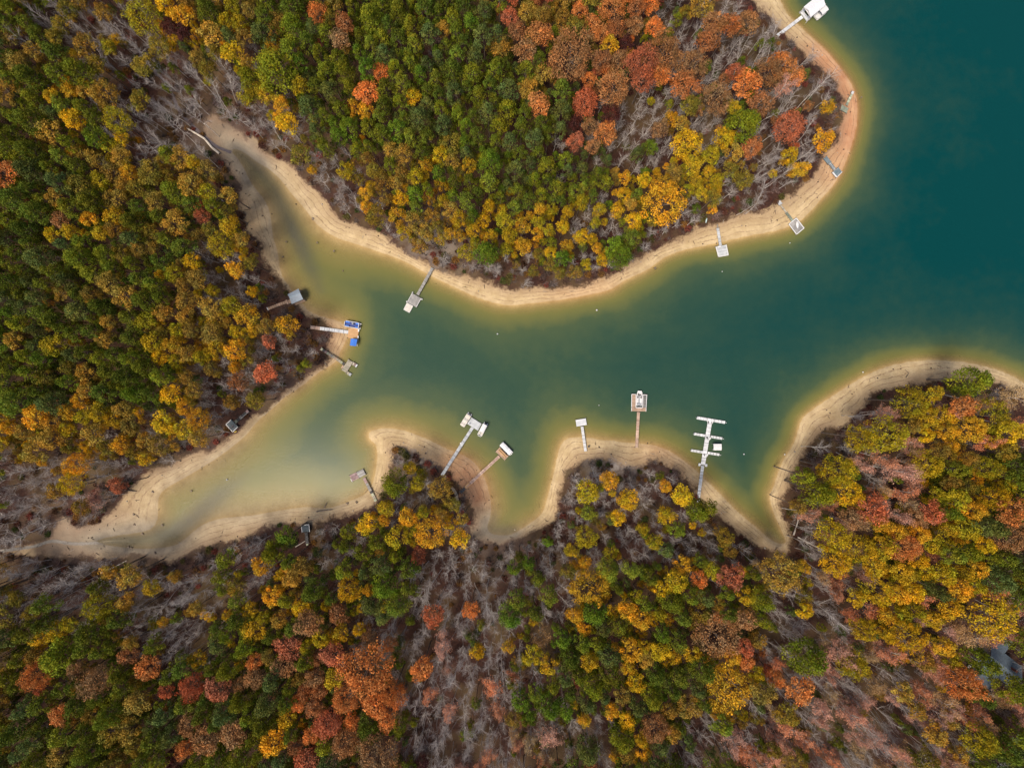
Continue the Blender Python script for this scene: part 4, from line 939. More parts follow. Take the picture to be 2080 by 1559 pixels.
VAR = {}   # kind -> list of dict(R, hc, parts=[(partname, mesh)])
def add_crowns(kind, form, n, R, hc, nl, per, size, r0, seed):
    for i in range(n):
        V, F, T = crown_geo(R, hc, nl, per, size, seed + i, form)
        cm = tint_mesh('crown', V, F, T, M_LEAF)
        tv, tf = trunk_geo(hc, r0, R, hc, seed + i); tm = mesh('trunk', tv, tf, M_BARK)
        VAR.setdefault(kind, []).append(dict(R=R, hc=hc, parts=[('trunk', tm), ('crown', cm)]))
add_crowns('pine', 'pine', 9, 3.0, 17.0, 24, 58, .20, .22, 100)
add_crowns('pine', 'pine', 2, 4.6, 17.0, 44, 66, .23, .28, 130)
add_crowns('gold', 'round', 9, 3.0, 14.5, 20, 70, .19, .18, 200)
add_crowns('gold', 'oak', 4, 6.2, 16.0, 85, 62, .21, .3, 230)
add_crowns('rust', 'round', 4, 3.2, 14.5, 26, 62, .19, .2, 300)
add_crowns('rust', 'oak', 5, 7.0, 16.5, 120, 62, .22, .34, 330)
for i in range(10):
    tall = i >= 5; h = 19.0 if tall else 10.5; R = 4.6 if tall else 4.0
    (tv, tf), (bv, bf), tips = bare_geo(h, R, 400 + i, 1.15 if tall else 1.0)
    hc = h * .78
    r = np.random.default_rng(500 + i)
    sel = tips[r.random(len(tips)) < .9]; sel = sel[(sel[:, 2] > np.quantile(tips[:, 2], .25))]; P = np.repeat(sel, 5, 0) + r.normal(size=(len(sel) * 5, 3)) * .3
    V, F = leafquads(P, unit(r, len(P)), .15, r); T = r.uniform(.75, 1.25, (len(P), 1)) * np.ones((1, 3))
    tm = mesh('trunk', tv, tf, M_PALE); bm_ = mesh('branches', bv, bf, M_TWIGS); lm = tint_mesh('foliage', V, F, T, M_LEAF)
    VAR.setdefault('bare', []).append(dict(R=R * 1.25, hc=hc, h=h, parts=[('trunk', tm), ('branches', bm_)]))
    VAR.setdefault('thin', []).append(dict(R=R * 1.25, hc=hc, h=h, parts=[('trunk', tm), ('branches', bm_), ('foliage', lm)]))

PAL = {
 'G': [('dark green', (.118, .132, .010)), ('deep green', (.104, .130, .012)), ('mid green', (.165, .180, .012)), ('grey green', (.105, .130, .030))],
 'L': [('yellowish green', (.170, .185, .010)), ('fresh green', (.115, .175, .012)), ('light green', (.18, .21, .02))],
 'O': [('olive', (.21, .160, .020)), ('olive brown', (.25, .160, .028)), ('dull gold', (.36, .225, .035))],
 'Y': [('golden yellow', (.52, .330, .012)), ('amber', (.54, .29, .018)), ('mustard', (.44, .29, .015)), ('greenish gold', (.33, .26, .012))],
 'R': [('rust', (.33, .135, .052)), ('copper', (.32, .165, .070)), ('brick red', (.44, .135, .065)), ('orange rust', (.56, .20, .055))],
 'D': [('maroon', (.09, .028, .024))],
 'B': [('pale grey', (.5, .5, .5))], 'P': [('coral tipped', (.60, .25, .13)), ('pink tipped', (.54, .28, .20)), ('tan tipped', (.42, .27, .13))],
}
KIND = dict(G='pine', L='pine', O='gold', Y='gold', R='rust', D='rust', B='bare', P='thin')
GRID = """GGO OB YOB OYOD OYG GGLO OGRG GGLG GGGL GGRO ORRO RRRO RDOR ORBR RBOR B . . . .
GGO OYG B.. B.. YOYB YLGL GGLG GGLR GGGL GGGG GGRO RRRR RRYR RDBR RRBR RRBG B. . . .
GGGO GLYO YYOB BO. BB. OYBO LYGG GLGY GGGL GGGL GGGR RDBR BBGR RBYO YRRB RRBR B. . . .
GGGR GGLO YOGO OYOG YO. . OOYB YOOL YYLO GGLY GLGG GGLR YOLY YYYO YOYB BY. . . . .
GGGO GGRY GOYG GGOR YYOL . B. OBYO YOYO YYYL YYYL YYYB YYOL YBOB B.. . . . . .
GGGO GGGO GLOG GROY OYOB YB . . B. B.. OB. BO. . . . . . . . .
GGOL GGOY GGLO OYOY YOYO OBOR B. . . . . . . . . . . . . .
GGOL GOGG GGLG YOGY OOBR .RB . . . . . . . . . . . . YG. PG
OYOY YYOO YOYO YOOB .B . . . . . . . . . . . .BL YOP YOYP OYYP
BBY BYOB BR. B. . . . BG BOYG . . BBY BYB BYG . . YYLO PPRY YGYO GGYO
BB. BB. B. . B GL. BG GYOL YRYO B LB YOLB YGBY YGOB OBO OPB YYRP RRYR YGLY GYGR
OGB GBOB YOBO BOOB BYOG YGOY GGYG GLYG BBRO BBBR YGLB YYGO GLGY GGYR OGYR OYBG PPBY YYYR YGYP GYGG
GGOG YGOG GOLG BYGO GLYG GGRO RYRR RGRB BBDG GBBY OGLY LGYG LGGY LGYO ROYR BBGR YPPG YYOR YPYP GPG
RGGO OGRG RGGO RGGG GGGR RGGR RGRY RRRG PGBB BBPB LGGB GLGY GGLY GGOG YOYR PBBR PBBO BPPO POPY GP
GGGO OGGG GGOG GGRD GRGG GYGG RRRG RRRG GDBB PBBB PBOR GRGB GGOY GGGB OPGO POPO PBPB BPBY OPB G""".strip().split('\n')
GRID = [row.split() for row in GRID]
# single trees read off the photo: x, y, crown width in pixels, palette letter, shade
HAND = [(1158,118,98,'R',1),(1205,52,38,'R',3),(1222,72,34,'R',3),(1238,90,34,'Y',1),(1300,128,62,'R',2),(1350,108,66,'R',1),(1245,178,70,'R',1),(1306,160,45,'R',2),(1400,135,58,'R',1),(1392,175,50,'R',0),(1450,205,60,'R',1),(1512,252,64,'L',0),(1392,292,62,'Y',0),(1348,412,92,'Y',1),(1340,380,50,'Y',1),(990,512,50,'L',1),(1262,520,48,'L',1),(1248,500,40,'L',1),
(874,1082,66,'Y',1),(803,984,50,'L',0),(828,1050,36,'Y',1),(808,1090,42,'Y',3),(895,990,52,'O',2),(710,1198,56,'Y',0),(746,1362,102,'R',3),(705,1415,58,'R',3),(800,1405,54,'R',3),(668,1465,60,'R',2),(702,1505,58,'R',1),(765,1530,76,'R',1),(555,1505,46,'Y',1),(1480,1395,96,'Y',1),(1455,1290,84,'R',1),(1200,1190,66,'Y',1),(1275,1016,40,'Y',0),(1383,1006,42,'Y',0),(1255,1048,32,'Y',0),(1352,1046,34,'Y',0),(1416,1038,42,'L',0),(1190,1092,50,'Y',3),(1195,1000,46,'Y',3),(1582,1165,76,'O',2),(1305,1525,32,'Y',1),(1330,1475,52,'R',1),(1260,1020,1,'Y',0),(830,1155,40,'G',1),(785,1190,50,'L',1),(585,660,42,'Y',1),(807,442,34,'Y',1),(431,418,30,'G',2),(215,192,56,'O',2),(243,246,56,'Y',3),(292,38,74,'Y',3),(560,145,76,'L',0),(600,60,50,'L',0),(1440,1030,36,'L',0),
(1850,815,62,'Y',3),(1950,826,46,'R',3),(1800,885,74,'Y',3),(1745,890,56,'Y',3),(1700,955,66,'Y',3),(1715,1000,62,'Y',0),(1665,1000,56,'L',0),(1770,1035,50,'R',2),(1785,1060,38,'Y',1),(1832,1106,56,'R',3),(1818,1078,36,'Y',1),(1890,1042,40,'R',2),(1695,1140,56,'Y',0),(1690,1085,66,'Y',3),(1745,1112,60,'Y',0),(1780,1200,52,'Y',0),(2010,1252,84,'Y',0),(1750,1275,48,'Y',0),(1840,1290,60,'Y',0),(1730,1345,62,'Y',3),(1955,1382,62,'R',3),(1990,1338,44,'L',0),(2062,1405,46,'L',0),(1912,1310,40,'Y',1),(1965,870,60,'Y',1),(1975,875,1,'Y',1),(2010,845,60,'Y',3),(1880,945,58,'Y',3),(2000,950,48,'Y',3),(2015,1010,50,'Y',0),(1942,1010,42,'Y',3),(1625,1215,1,'Y',0),
(75,1370,54,'R',3),(200,1378,62,'R',1),(300,1355,44,'R',3),(130,1450,42,'R',3),(425,1502,50,'R',1),(476,1488,48,'R',1),(630,1265,50,'R',1),(686,1242,38,'R',0),(585,1312,46,'R',2),(120,1330,66,'L',0),(205,1230,60,'Y',3),(1670,285,40,'Y',1),(1600,260,62,'R',2),(1680,220,28,'Y',1),(1560,150,52,'R',1),(1585,130,50,'R',3),(335,860,46,'Y',0),(405,850,48,'Y',1),(150,980,48,'Y',0),(160,940,48,'Y',1),(450,500,60,'Y',3),(480,548,34,'Y',1),(1975,770,60,'L',0),(1985,1500,60,'Y',3),(1640,1330,60,'L',0),(1575,1375,30,'R',3),
(900,526,52,'B',0),(1066,572,34,'B',0),(485,236,52,'B',0),(398,208,62,'B',0),(355,262,50,'B',0),(330,240,50,'B',0),(1447,156,44,'B',0),(1325,180,34,'B',0),(1262,325,50,'B',0),(1290,340,40,'B',0),(1275,265,40,'B',0),(225,945,46,'B',0),(40,1085,84,'B',0),(1098,1290,60,'P',2),(1136,1252,40,'B',0),(820,1278,40,'B',0),(725,712,1,'B',0),(636,718,34,'B',0),(592,745,34,'B',0),(990,1210,60,'B',0),(890,1180,56,'B',0),(890,1130,46,'B',0),(925,1390,60,'B',0),(860,1450,56,'B',0),(990,1385,56,'P',0),(1010,1440,50,'P',0),(980,1480,50,'B',0),(935,1470,44,'B',0),(900,1290,60,'P',1),(1530,1480,50,'B',0),(1520,1430,44,'B',0),(1130,1520,60,'P',1),(1418,1530,44,'B',0),(1205,1008,44,'B',0),(1690,1240,80,'B',0),(1800,950,70,'P',1),(1770,950,50,'B',0),(1850,980,60,'P',1),(1980,1250,60,'P',2),(1960,1300,70,'P',2),(2050,820,80,'P',2),(1485,390,40,'B',0),(1330,470,34,'B',0),(1310,495,30,'B',0),(1700,330,1,'B',0),(1570,45,44,'B',0),(1590,85,44,'B',0),(1650,105,40,'B',0),(1720,210,1,'B',0),(1580,190,50,'P',1),(1920,920,1,'P',0),(470,1165,1,'B',0),(130,1200,60,'B',0),(440,1230,50,'B',0),(290,1250,50,'B',0),(350,1330,1,'B',0),(200,1000,54,'P',1),(340,940,40,'B',0),(30,960,60,'B',0)]
SPARSE = [(300,170,85,45,1.7),(400,250,60,45,1.4),(560,770,60,-45,2.2),(610,700,55,0,1),(440,350,45,60,2),(150,1040,90,0,2.0),(300,970,70,-30,2.4),(330,1150,130,0,4.5),(120,1140,90,0,3),(1000,1150,50,70,1.6),(1080,565,170,0,5),(900,510,60,30,2),(1260,965,60,0,1.8),(620,1110,60,0,2),(1500,410,90,-25,3.5),(860,950,60,30,1.2),(1700,900,70,-45,2.5),(1800,830,60,-30,2.5),(1620,1050,40,80,2),(700,450,60,35,3),(1670,240,35,80,2.2),(2050,1480,45,0,1),(480,880,40,-35,3),(930,1170,40,80,2),(1440,460,50,-10,3),(1610,1130,30,0,1.2),(575,620,45,0,1.2),(640,690,45,0,1)]
def sparse(x, y):
    f = 1.0
    for cx, cy, r, a, asp in SPARSE:
        c, s_ = math.cos(R_(a)), math.sin(R_(a)); dx, dy = x - cx, y - cy
        u = dx * c + dy * s_; v = (-dx * s_ + dy * c) * asp; f = min(f, 1 - .93 * math.exp(-((u*u + v*v) / (r*r)) ** 1.5))
    return f
TREES = []; cellmap = {}
def fits(x, y, rad, k=.80):
    cx, cy = int(x // 50), int(y // 50)
    for i in range(cx - 2, cx + 3):
        for j in range(cy - 2, cy + 3):
            for (a, b, q) in cellmap.get((i, j), ()):
                if (a - x) ** 2 + (b - y) ** 2 < (k * (rad + q)) ** 2: return False
    return True
def put(x, y, rad, code, shade, hand=False, low=1.0):
    cellmap.setdefault((int(x // 50), int(y // 50)), []).append((x, y, rad)); TREES.append([x, y, rad, code, shade, hand, low])
SEGS = [(543, 627, 590, 608, 17), (630, 664, 715, 675, 13), (651, 708, 705, 745, 12), (459, 862, 505, 833, 11), (613, 1065, 625, 1108, 11), (763, 1018, 730, 965, 10), (897, 966, 950, 880, 10), (936, 1000, 1010, 930, 11), (1417, 1020, 1430, 940, 7), (878, 544, 850, 600, 9), (1457, 455, 1464, 500, 9), (1578, 408, 1612, 450, 9), (1674, 318, 1700, 350, 9), (1716, 225, 1734, 185, 10), (1577, 75, 1632, 34, 9), (1434, 441, 1434, 454, 12)]
def near_dock(x, y, extra=0.0):
    for ax, ay, bx, by, rad in SEGS:
        dx, dy = bx - ax, by - ay; t = min(1, max(0, ((x - ax) * dx + (y - ay) * dy) / (dx * dx + dy * dy)))
        if math.hypot(x - ax - t * dx, y - ay - t * dy) < rad + extra: return True
    return False
def vd_at(x, y): return float(sample(VD, (x - CX) * S, -(y - CY) * S))
HOUSE = (2034, 1350, 56)
for x, y, d, c, s_ in HAND:
    if d > 5: put(x, y, d / 2, c, s_, True)
rr = random.Random(11)
MRG = 60
for it in range(90000):
    x = rr.uniform(-MRG, 2080 + MRG); y = rr.uniform(-MRG, 1559 + MRG)
    v = vd_at(x, y)
    if v < 2.5: continue
    if rr.random() > sparse(x, y): continue
    if math.hypot((x - HOUSE[0]), (y - HOUSE[1])) < HOUSE[2]: continue
    gx = min(max((x + rr.gauss(0, 22)) / 104, 0), 19.99); gy = min(max((y + rr.gauss(0, 22)) / 104, 0), 14.99)
    cell = GRID[int(gy)][int(gx)]
    if rr.random() < .35: cell = GRID[int(min(max(y / 104, 0), 14.9))][int(min(max(x / 104, 0), 19.9))]
    c = rr.choice(cell)
    if c == '.': continue
    base = {'G': 16.5, 'L': 17, 'O': 16.5, 'Y': 16, 'R': 17.5, 'D': 14, 'B': 16, 'P': 20}[c]
    edge = math.hypot(x - 1040, y - 780) / 1000
    rad = base * rr.uniform(.74, 1.30) * (.92 + .2 * edge) * (.88 if (850 < x < 1330 and 330 < y < 560) else 1)
    if c == 'R' and rr.random() < (.25 if y < 500 else .08): rad *= 1.4
    if v < rad * S * .5 + (1.5 if c in 'BP' else 3.0): continue
    if near_dock(x, y, rad * .6): continue
    if not fits(x, y, rad, .87 if c not in 'BP' else .58): continue
    put(x, y, rad, c, rr.randrange(len(PAL[c])))
n_main = len(TREES)
# lower trees in the gaps between the crowns
under = []
for it in range(36000):
    x = rr.uniform(-MRG, 2080 + MRG); y = rr.uniform(-MRG, 1559 + MRG); v = vd_at(x, y)
    if v < 4 or rr.random() > sparse(x, y) ** 1.5 or math.hypot((x - HOUSE[0]), (y - HOUSE[1])) < HOUSE[2]: continue
    cell = GRID[int(min(max(y / 104, 0), 14.9))][int(min(max(x / 104, 0), 19.9))]; c = rr.choice(cell)
    if c == '.': continue
    if c in 'BPRD' and rr.random() < .75: c = 'G'
    rad = rr.uniform(7, 11.5)
    if near_dock(x, y, rad * .6): continue
    if not fits(x, y, rad, .68): continue
    put(x, y, rad, c, rr.randrange(len(PAL[c])), False, .68)
print('trees', n_main, len(TREES))

LM = [(1640, 25, 'the big white boathouse'), (1716, 212, 'the mossy green dock'), (1700, 350, 'the blue grey dock'), (1610, 450, 'the upturned-boat dock'), (1466, 500, 'the square pale dock'), (855, 590, 'the swim-float dock'), (596, 603, 'the metal roofed boathouse'), (705, 672, 'the tan platform dock'), (700, 740, 'the U-shaped dock'), (475, 865, 'the dark railed dock'), (735, 980, 'the mauve dock'), (621, 1080, 'the dark dock in the brush'), (930, 910, 'the long pale dock'), (985, 960, 'the pinkish brown dock'), (1185, 880, 'the plain white dock'), (1295, 850, 'the brown slip dock'), (1435, 930, 'the community dock'), (2036, 1352, 'the grey house'), (445, 290, 'the upper creek mouth'), (110, 1095, 'the lower creek mouth'), (1045, 619, 'the upper beach bend'), (1740, 225, 'the red clay shore'), (1590, 1100, 'the narrow inlet tip'), (1010, 1085, 'the small middle inlet tip'), (757, 875, 'the sand spit tip'), (1850, 735, 'the eastern point beach'),
      (0, 0, 'the upper left corner'), (2080, 1559, 'the lower right corner'), (0, 1559, 'the lower left corner'), (1040, 0, 'the upper edge middle'), (1040, 1559, 'the lower edge middle'), (0, 600, 'the left edge middle'), (2080, 1050, 'the right edge middle'), (520, 1559, 'the lower edge left quarter'), (1560, 1559, 'the lower edge right quarter'), (520, 0, 'the upper edge left quarter')]
D16 = ['right', 'right and slightly up', 'up right', 'up and slightly right', 'above', 'up and slightly left', 'up left', 'left and slightly up', 'left', 'left and slightly down', 'down left', 'down and slightly left', 'below', 'down and slightly right', 'down right', 'right and slightly down']
NUMW = {5: 'five', 10: 'ten', 15: 'fifteen', 20: 'twenty', 25: 'twenty-five', 30: 'thirty', 35: 'thirty-five', 40: 'forty', 45: 'forty-five', 50: 'fifty', 55: 'fifty-five', 60: 'sixty', 65: 'sixty-five', 70: 'seventy', 75: 'seventy-five', 80: 'eighty', 85: 'eighty-five', 90: 'ninety', 95: 'ninety-five'}
NOUN = {'pine': 'pine', 'gold': 'tree', 'rust': 'tree', 'bare': 'bare tree', 'thin': 'tree'}
seen_labels = set()
def make_label(t):
    x, y, rad, code, shade = t[:5]; kind = KIND[code]
    size = 'tiny' if rad < 12 else 'small' if rad < 15 else 'mid-sized' if rad < 19 else 'broad' if rad < 27 else 'very broad'
    look = f"{size} {PAL[code][shade][0]} {NOUN[kind]}"
    c = sorted(LM, key=lambda l: (l[0] - x) ** 2 + (l[1] - y) ** 2)
    for l in c[:5]:
        dx, dy = x - l[0], -(y - l[1]); d = math.hypot(dx, dy) * S
        if d > 97: break
        m = max(5, int(round(d / 5)) * 5); k = int(round(math.degrees(math.atan2(dy, dx)) / 22.5)) % 16
        w = D16[k] + (' of ' if not D16[k] in ('above', 'below') else ' ')
        s_ = f"{look} {NUMW.get(m, 'ninety-five')} metres {w}{l[2]}"
        if len(s_.replace(',', ' ').split()) > 16: continue
        if s_ not in seen_labels:
            seen_labels.add(s_); return s_
    for q in ('with a lopsided crown', 'with a slightly darker look', 'in a tight cluster'):
        pass
    l = c[0]; dx, dy = x - l[0], -(y - l[1]); d = math.hypot(dx, dy) * S
    near = min((u for u in TREES if u is not t and u[6] == 1.0), key=lambda u: (u[0] - x) ** 2 + (u[1] - y) ** 2)
    s_ = f"{look} touching a {PAL[near[3]][near[4]][0]} one near {l[2]}"
    q = 0
    while s_ in seen_labels and q < 4:
        s_ = f"{look} {['just above', 'just below', 'just beside', 'close behind'][q]} a {PAL[near[3]][near[4]][0]} one near {l[2]}"; q += 1
    seen_labels.add(s_); return s_

GROUPS = {'pine': 'pines in the woods round the cove', 'gold': 'yellow and olive autumn trees round the cove', 'rust': 'rust and red autumn trees round the cove', 'bare': 'leafless trees round the cove', 'thin': 'nearly bare trees with a few coloured leaves'}
NAME = {'pine': 'pine_tree', 'gold': 'golden_autumn_tree', 'rust': 'rust_autumn_tree', 'bare': 'bare_tree', 'thin': 'thinning_autumn_tree'}
MASS = {'pine': 'distant_pine_woodland', 'gold': 'distant_golden_woodland', 'rust': 'distant_rust_woodland', 'bare': 'distant_bare_woodland', 'thin': 'distant_thinning_woodland'}
def place(t):
    x, y, rad, code, shade, hand, low = t; kind = KIND[code]
    edge = math.hypot((x - 1040) / 1040, (y - 780) / 780) / 1.41
    tall = 1.12 + (.22 if (x > 1500 and y > 800) else 0) - (.06 if y < 700 and x < 1400 else 0)
    # crown radius wanted in metres at its height
    Rm = rad * S * .92
    vs = VAR[kind]; cand = sorted(range(len(vs)), key=lambda i: abs(math.log(vs[i]['R'] / Rm)))
    big = [i for i in range(len(vs)) if vs[i]['R'] == vs[cand[0]]['R']]
    i = rr.choice(big)
    if kind in ('bare', 'thin'):
        i = rr.choice(range(5, 10)) if (y > 1150 or x > 1500 or (x < 480 and y < 320)) and rr.random() < .85 else rr.choice(range(0, 5))
    v = vs[i]; g0 = 3.0
    for _ in range(3):
        hc = v['hc']
        sxy = Rm / v['R']
        if kind in ('bare', 'thin'): sz = sxy * .5 + .5 * tall * 1.0; sxy = sxy * .7 + .3
        else: sz = (.72 + .28 * sxy) * tall
        sz *= low * rr.uniform(.92, 1.1) if _ == 0 else 1
        if _ == 0: sz0 = sz
        sz = sz0
        q = W(x, y, g0 + hc * sz); g0 = float(sample(HZ, q[0], q[1]))
    return kind, i, (q[0], q[1], g0), rr.uniform(0, 6.283), (sxy * rr.uniform(.94, 1.06), sxy * rr.uniform(.94, 1.06), sz)
def tint_of(t):
    c = np.array(PAL[t[3]][t[4]][1]); k = rr.uniform(.82, 1.2); h = rr.uniform(-.10, .10)
    return (float(c[0] * k * (1 + h)), float(c[1] * k), float(c[2] * k * (1 - h)))
order = sorted(range(len(TREES)), key=lambda i: (TREES[i][6] < 1, not TREES[i][5], -TREES[i][2]))
count = {}; mass = {k: [] for k in VAR}
for i in order:
    t = TREES[i]; kind, vi, loc, rz, scl = place(t); x, y = t[0], t[1]
    inside = -8 < x < 2088 and -8 < y < 1567
    if inside and t[6] == 1.0 and count.get(kind, 0) < 300:
        count[kind] = count.get(kind, 0) + 1
        root = bpy.data.objects.new(NAME[kind], None); root.location = loc; root.rotation_euler = (0, 0, rz); root.scale = scl; COL.objects.link(root)
        tag(root, make_label(t), 'tree', GROUPS[kind]); tn = tint_of(t)
        for pn, pm in VAR[kind][vi]['parts']:
            o = bpy.data.objects.new(pn, pm); COL.objects.link(o); o.parent = root; o['tint'] = tn
    else: mass[kind].append((vi, loc, rz, scl, tint_of(t)))
print('single trees', count, {k: len(v) for k, v in mass.items()})
# woods going on outside the picture, so that a step to the side still shows trees
for it in range(5200):
    x = rr.uniform(-560, 2640); y = rr.uniform(-480, 2040)
    if -MRG < x < 2080 + MRG and -MRG < y < 1559 + MRG: continue
    if vd_at(x, y) < 4: continue
    rad = rr.uniform(16, 26)
    if not fits(x, y, rad, .72): continue
    c = rr.choice(GRID[int(min(max(y / 104, 0), 14.9))][int(min(max(x / 104, 0), 19.9))].replace('.', 'O'))
    t = [x, y, rad, c, rr.randrange(len(PAL[c])), False, 1.0]; put(*t)
    kind, vi, loc, rz, scl = place(t); mass[kind].append((vi, loc, rz, scl, tint_of(t)))

def scatter(name, items, variants):
    """one stuff object: points carrying instances of the variants"""
    col = bpy.data.collections.new(name + '_sources')
    for k, v in enumerate(variants):
        ms = [m for _, m in v['parts']]
        src = []
        for m in ms: src.append(m)
        # join the parts into one source mesh
        V = []; F3 = []; F4 = []; MI = []; base = 0; mats = []; tones = []
        vv = []; ff = []; mi = []
        for j, m in enumerate(src):
            co = np.empty(len(m.vertices) * 3, np.float32); m.vertices.foreach_get('co', co); vi_ = np.empty(len(m.loops), np.int32); m.loops.foreach_get('vertex_index', vi_)
            vv.append(co.reshape(-1, 3)); ff.append(vi_.reshape(-1, 4) + base); base += len(m.vertices); mi.append(np.full(len(m.polygons), j)); mats.append(m.materials[0])
            a = m.attributes.get('tone'); tt = np.ones(len(m.polygons) * 4, np.float32)
            if a: a.data.foreach_get('color', tt)
            tones.append(tt.reshape(-1, 4))
        me = mesh(f'{name}_source', np.concatenate(vv), np.concatenate(ff), mats); me.polygons.foreach_set('material_index', np.concatenate(mi).astype(np.int32))
        a = me.attributes.new('tone', 'FLOAT_COLOR', 'FACE'); a.data.foreach_set('color', np.concatenate(tones).ravel())
        so = bpy.data.objects.new(f'{name}_source_{k:02d}', me); col.objects.link(so)
    me = bpy.data.meshes.new(name); me.vertices.add(len(items)); me.vertices.foreach_set('co', np.array([it[1] for it in items], np.float32).ravel())
    for nm, ty, dat, key in (('variant', 'INT', [it[0] for it in items], 'value'), ('rotz', 'FLOAT', [it[2] for it in items], 'value'), ('scl', 'FLOAT_VECTOR', [c for it in items for c in it[3]], 'vector'), ('tint', 'FLOAT_COLOR', [c for it in items for c in (*it[4], 1)], 'color')):
        a = me.attributes.new(nm, ty, 'POINT'); a.data.foreach_set(key, dat)
    o = bpy.data.objects.new(name, me); link(o); tag(o, kind='stuff')
    ng = bpy.data.node_groups.new(name, 'GeometryNodeTree')
    ng.interface.new_socket('Geometry', in_out='INPUT', socket_type='NodeSocketGeometry'); ng.interface.new_socket('Geometry', in_out='OUTPUT', socket_type='NodeSocketGeometry')
    n = ng.nodes; l = ng.links; gi = n.new('NodeGroupInput'); go = n.new('NodeGroupOutput')
    ci = n.new('GeometryNodeCollectionInfo'); ci.inputs['Collection'].default_value = col; ci.inputs['Separate Children'].default_value = True; ci.inputs['Reset Children'].default_value = True
    ip = n.new('GeometryNodeInstanceOnPoints'); ip.inputs['Pick Instance'].default_value = True
    def na(nm, ty): q = n.new('GeometryNodeInputNamedAttribute'); q.data_type = ty; q.inputs['Name'].default_value = nm; return q.outputs['Attribute']
    cx = n.new('ShaderNodeCombineXYZ'); l.new(na('rotz', 'FLOAT'), cx.inputs[2])
    l.new(gi.outputs[0], ip.inputs['Points']); l.new(ci.outputs[0], ip.inputs['Instance']); l.new(na('variant', 'INT'), ip.inputs['Instance Index'])
    l.new(cx.outputs[0], ip.inputs['Rotation']); l.new(na('scl', 'FLOAT_VECTOR'), ip.inputs['Scale']); l.new(ip.outputs[0], go.inputs[0])
    md = o.modifiers.new('scatter', 'NODES'); md.node_group = ng
    return o
for k in VAR:
    if mass[k]: scatter(MASS[k], mass[k], VAR[k])

# brush and saplings on the forest floor
def brush_geo(seed, R=1.3, leafy=False):
    r = np.random.default_rng(seed); L = []
    for i in range(34 if not leafy else 14):
        a = r.random() * 6.28; q = R * r.uniform(.2, .5); p = np.array([math.cos(a) * q, math.sin(a) * q, 0]); d = np.array([math.cos(a) * r.uniform(.2, 1.3), math.sin(a) * r.uniform(.2, 1.3), 1.0]) + r.normal(size=3) * .25
        d /= np.linalg.norm(d); e = p + d * R * r.uniform(.6, 1.4); e2 = e + (d + r.normal(size=3) * .5) * R * .4
        L.append(tube([p * .3, (p + e) / 2, e, e2], [.05, .04, .03, .012], 3))
    tv, tf = join_tubes(L)
    n = 260 if leafy else 60; P = unit(r, n) * R * r.uniform(.5, 1, (n, 1)) * np.array([1, 1, .6]); P[:, 2] = np.abs(P[:, 2]) + .2
    V, F = leafquads(P, unit(r, n), .15, r); T = r.uniform(.7, 1.3, (n, 1)) * np.ones((1, 3))
    return [('stems', mesh('stems', tv, tf, M_TWIG)), ('leaves', tint_mesh('leaves', V, F, T, M_LEAF))]
BR = [dict(parts=brush_geo(700 + i)) for i in range(6)] + [dict(parts=brush_geo(720 + i, 1.2, True)) for i in range(5)]
items = []
BT = [(.16, .13, .125), (.24, .20, .19), (.12, .085, .075), (.18, .12, .11), (.09, .05, .042)]
LT = [(.12, .06, .035), (.10, .09, .025), (.17, .09, .03), (.20, .055, .04), (.06, .08, .02), (.24, .12, .03), (.10, .04, .03)]
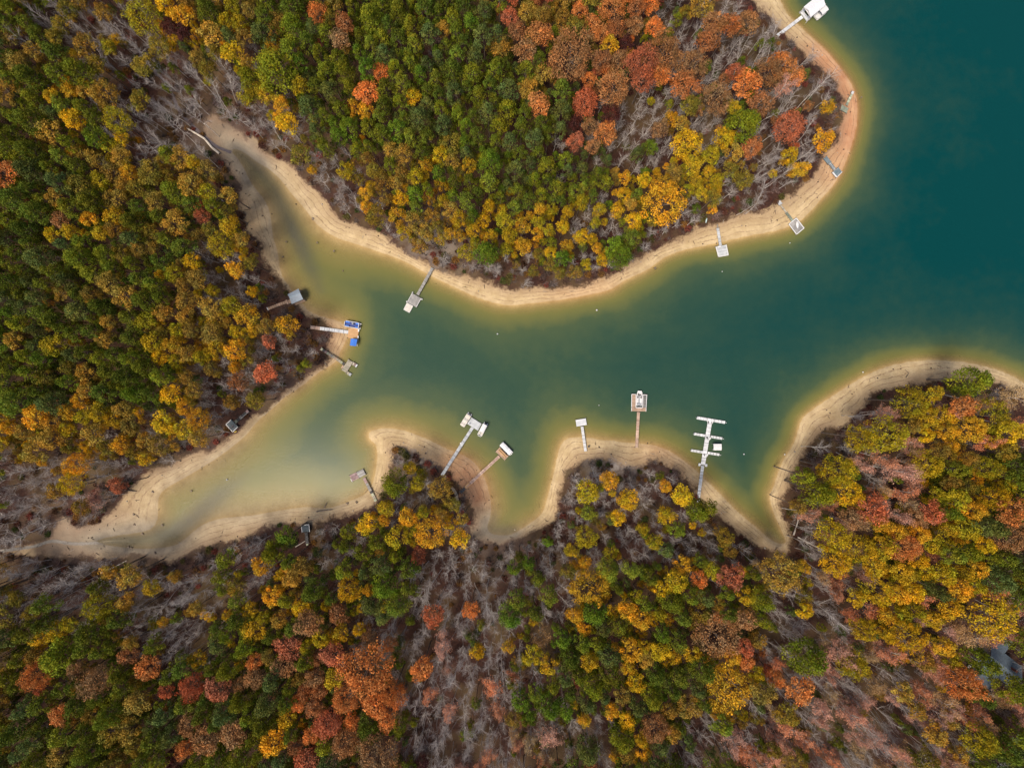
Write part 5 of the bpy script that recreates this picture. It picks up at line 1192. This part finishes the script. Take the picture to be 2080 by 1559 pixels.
for it in range(30000):
    x = rr.uniform(-80, 2160); y = rr.uniform(-80, 1639); v = vd_at(x, y)
    if v < .6: continue
    pr = (.85 * math.exp(-v / 9) + .10 + .38 * (1 - sparse(x, y)))
    if rr.random() > pr * .8: continue
    if math.hypot((x - HOUSE[0]), (y - HOUSE[1])) < 40 or math.hypot(x - 925, y - 1010) < 8 or near_dock(x, y, -4): continue
    leafy = rr.random() < .55; k = rr.randrange(6, 11) if leafy else rr.randrange(0, 6)
    g = gz(x, y); p = W(x, y, 0); s_ = rr.uniform(.5, 1.5)
    tn = rr.choice(LT if leafy else BT); kk = rr.uniform(.8, 1.2)
    items.append((k, (p[0], p[1], g - .05), rr.uniform(0, 6.28), (s_, s_, s_ * rr.uniform(.7, 1.2)), tuple(c * kk for c in tn)))
print('brush', len(items))
scatter('undergrowth', items, BR)

# driftwood scraps and stones left along the strand
def scrap_geo(seed, stone):
    r = np.random.default_rng(seed)
    if stone:
        m = MB(); n = 6; a = [(math.cos(6.283*i/n) * r.uniform(.25, .4), math.sin(6.283*i/n) * r.uniform(.2, .35)) for i in range(n)]
        m.prism([(x * .6, y * .6, .28) for x, y in a], [(x, y, -.1) for x, y in a])
        V = np.array(m.v); F = [(0,1,2,3),(0,3,4,5)] + [f for f in m.f if len(f) == 4]
        return [('stone', mesh('stone', V, np.array(F), M_TWIG))]
    L = [tube([(-.9, 0, .05), (0, r.normal() * .15, .1), (1.0, r.normal() * .3, .05)], [.05, .09, .03], 4), tube([(.1, 0, .1), (.5, .5, .12)], [.05, .02], 4)]
    v, f = join_tubes(L); return [('stick', mesh('stick', v, f, M_TWIG))]
DB = [dict(parts=scrap_geo(800 + i, i < 3)) for i in range(6)]
items = []
for it in range(60000):
    x = rr.uniform(-40, 2120); y = rr.uniform(-40, 1600)
    ix = (x - CX) * S; iy = -(y - CY) * S; v = float(sample(VD, ix, iy)); d = float(sample(SD, ix, iy))
    if v > 0 or d < -3 or len(items) > 1500: continue
    t = d / (d - v) if d > 0 else 0
    if rr.random() > (.12 + .7 * math.exp(-((t - .8) / .2) ** 2) + .25 * math.exp(-((t - .35) / .08) ** 2)) * .3: continue
    g = gz(x, y); s_ = rr.uniform(.5, 1.3); b = rr.choice([(.05, .035, .03), (.10, .075, .06), (.3, .26, .22), (.07, .05, .04)])
    items.append((rr.randrange(6), (ix, iy, g), rr.uniform(0, 6.28), (s_, s_, s_), b))
scatter('shore_debris', items, DB)
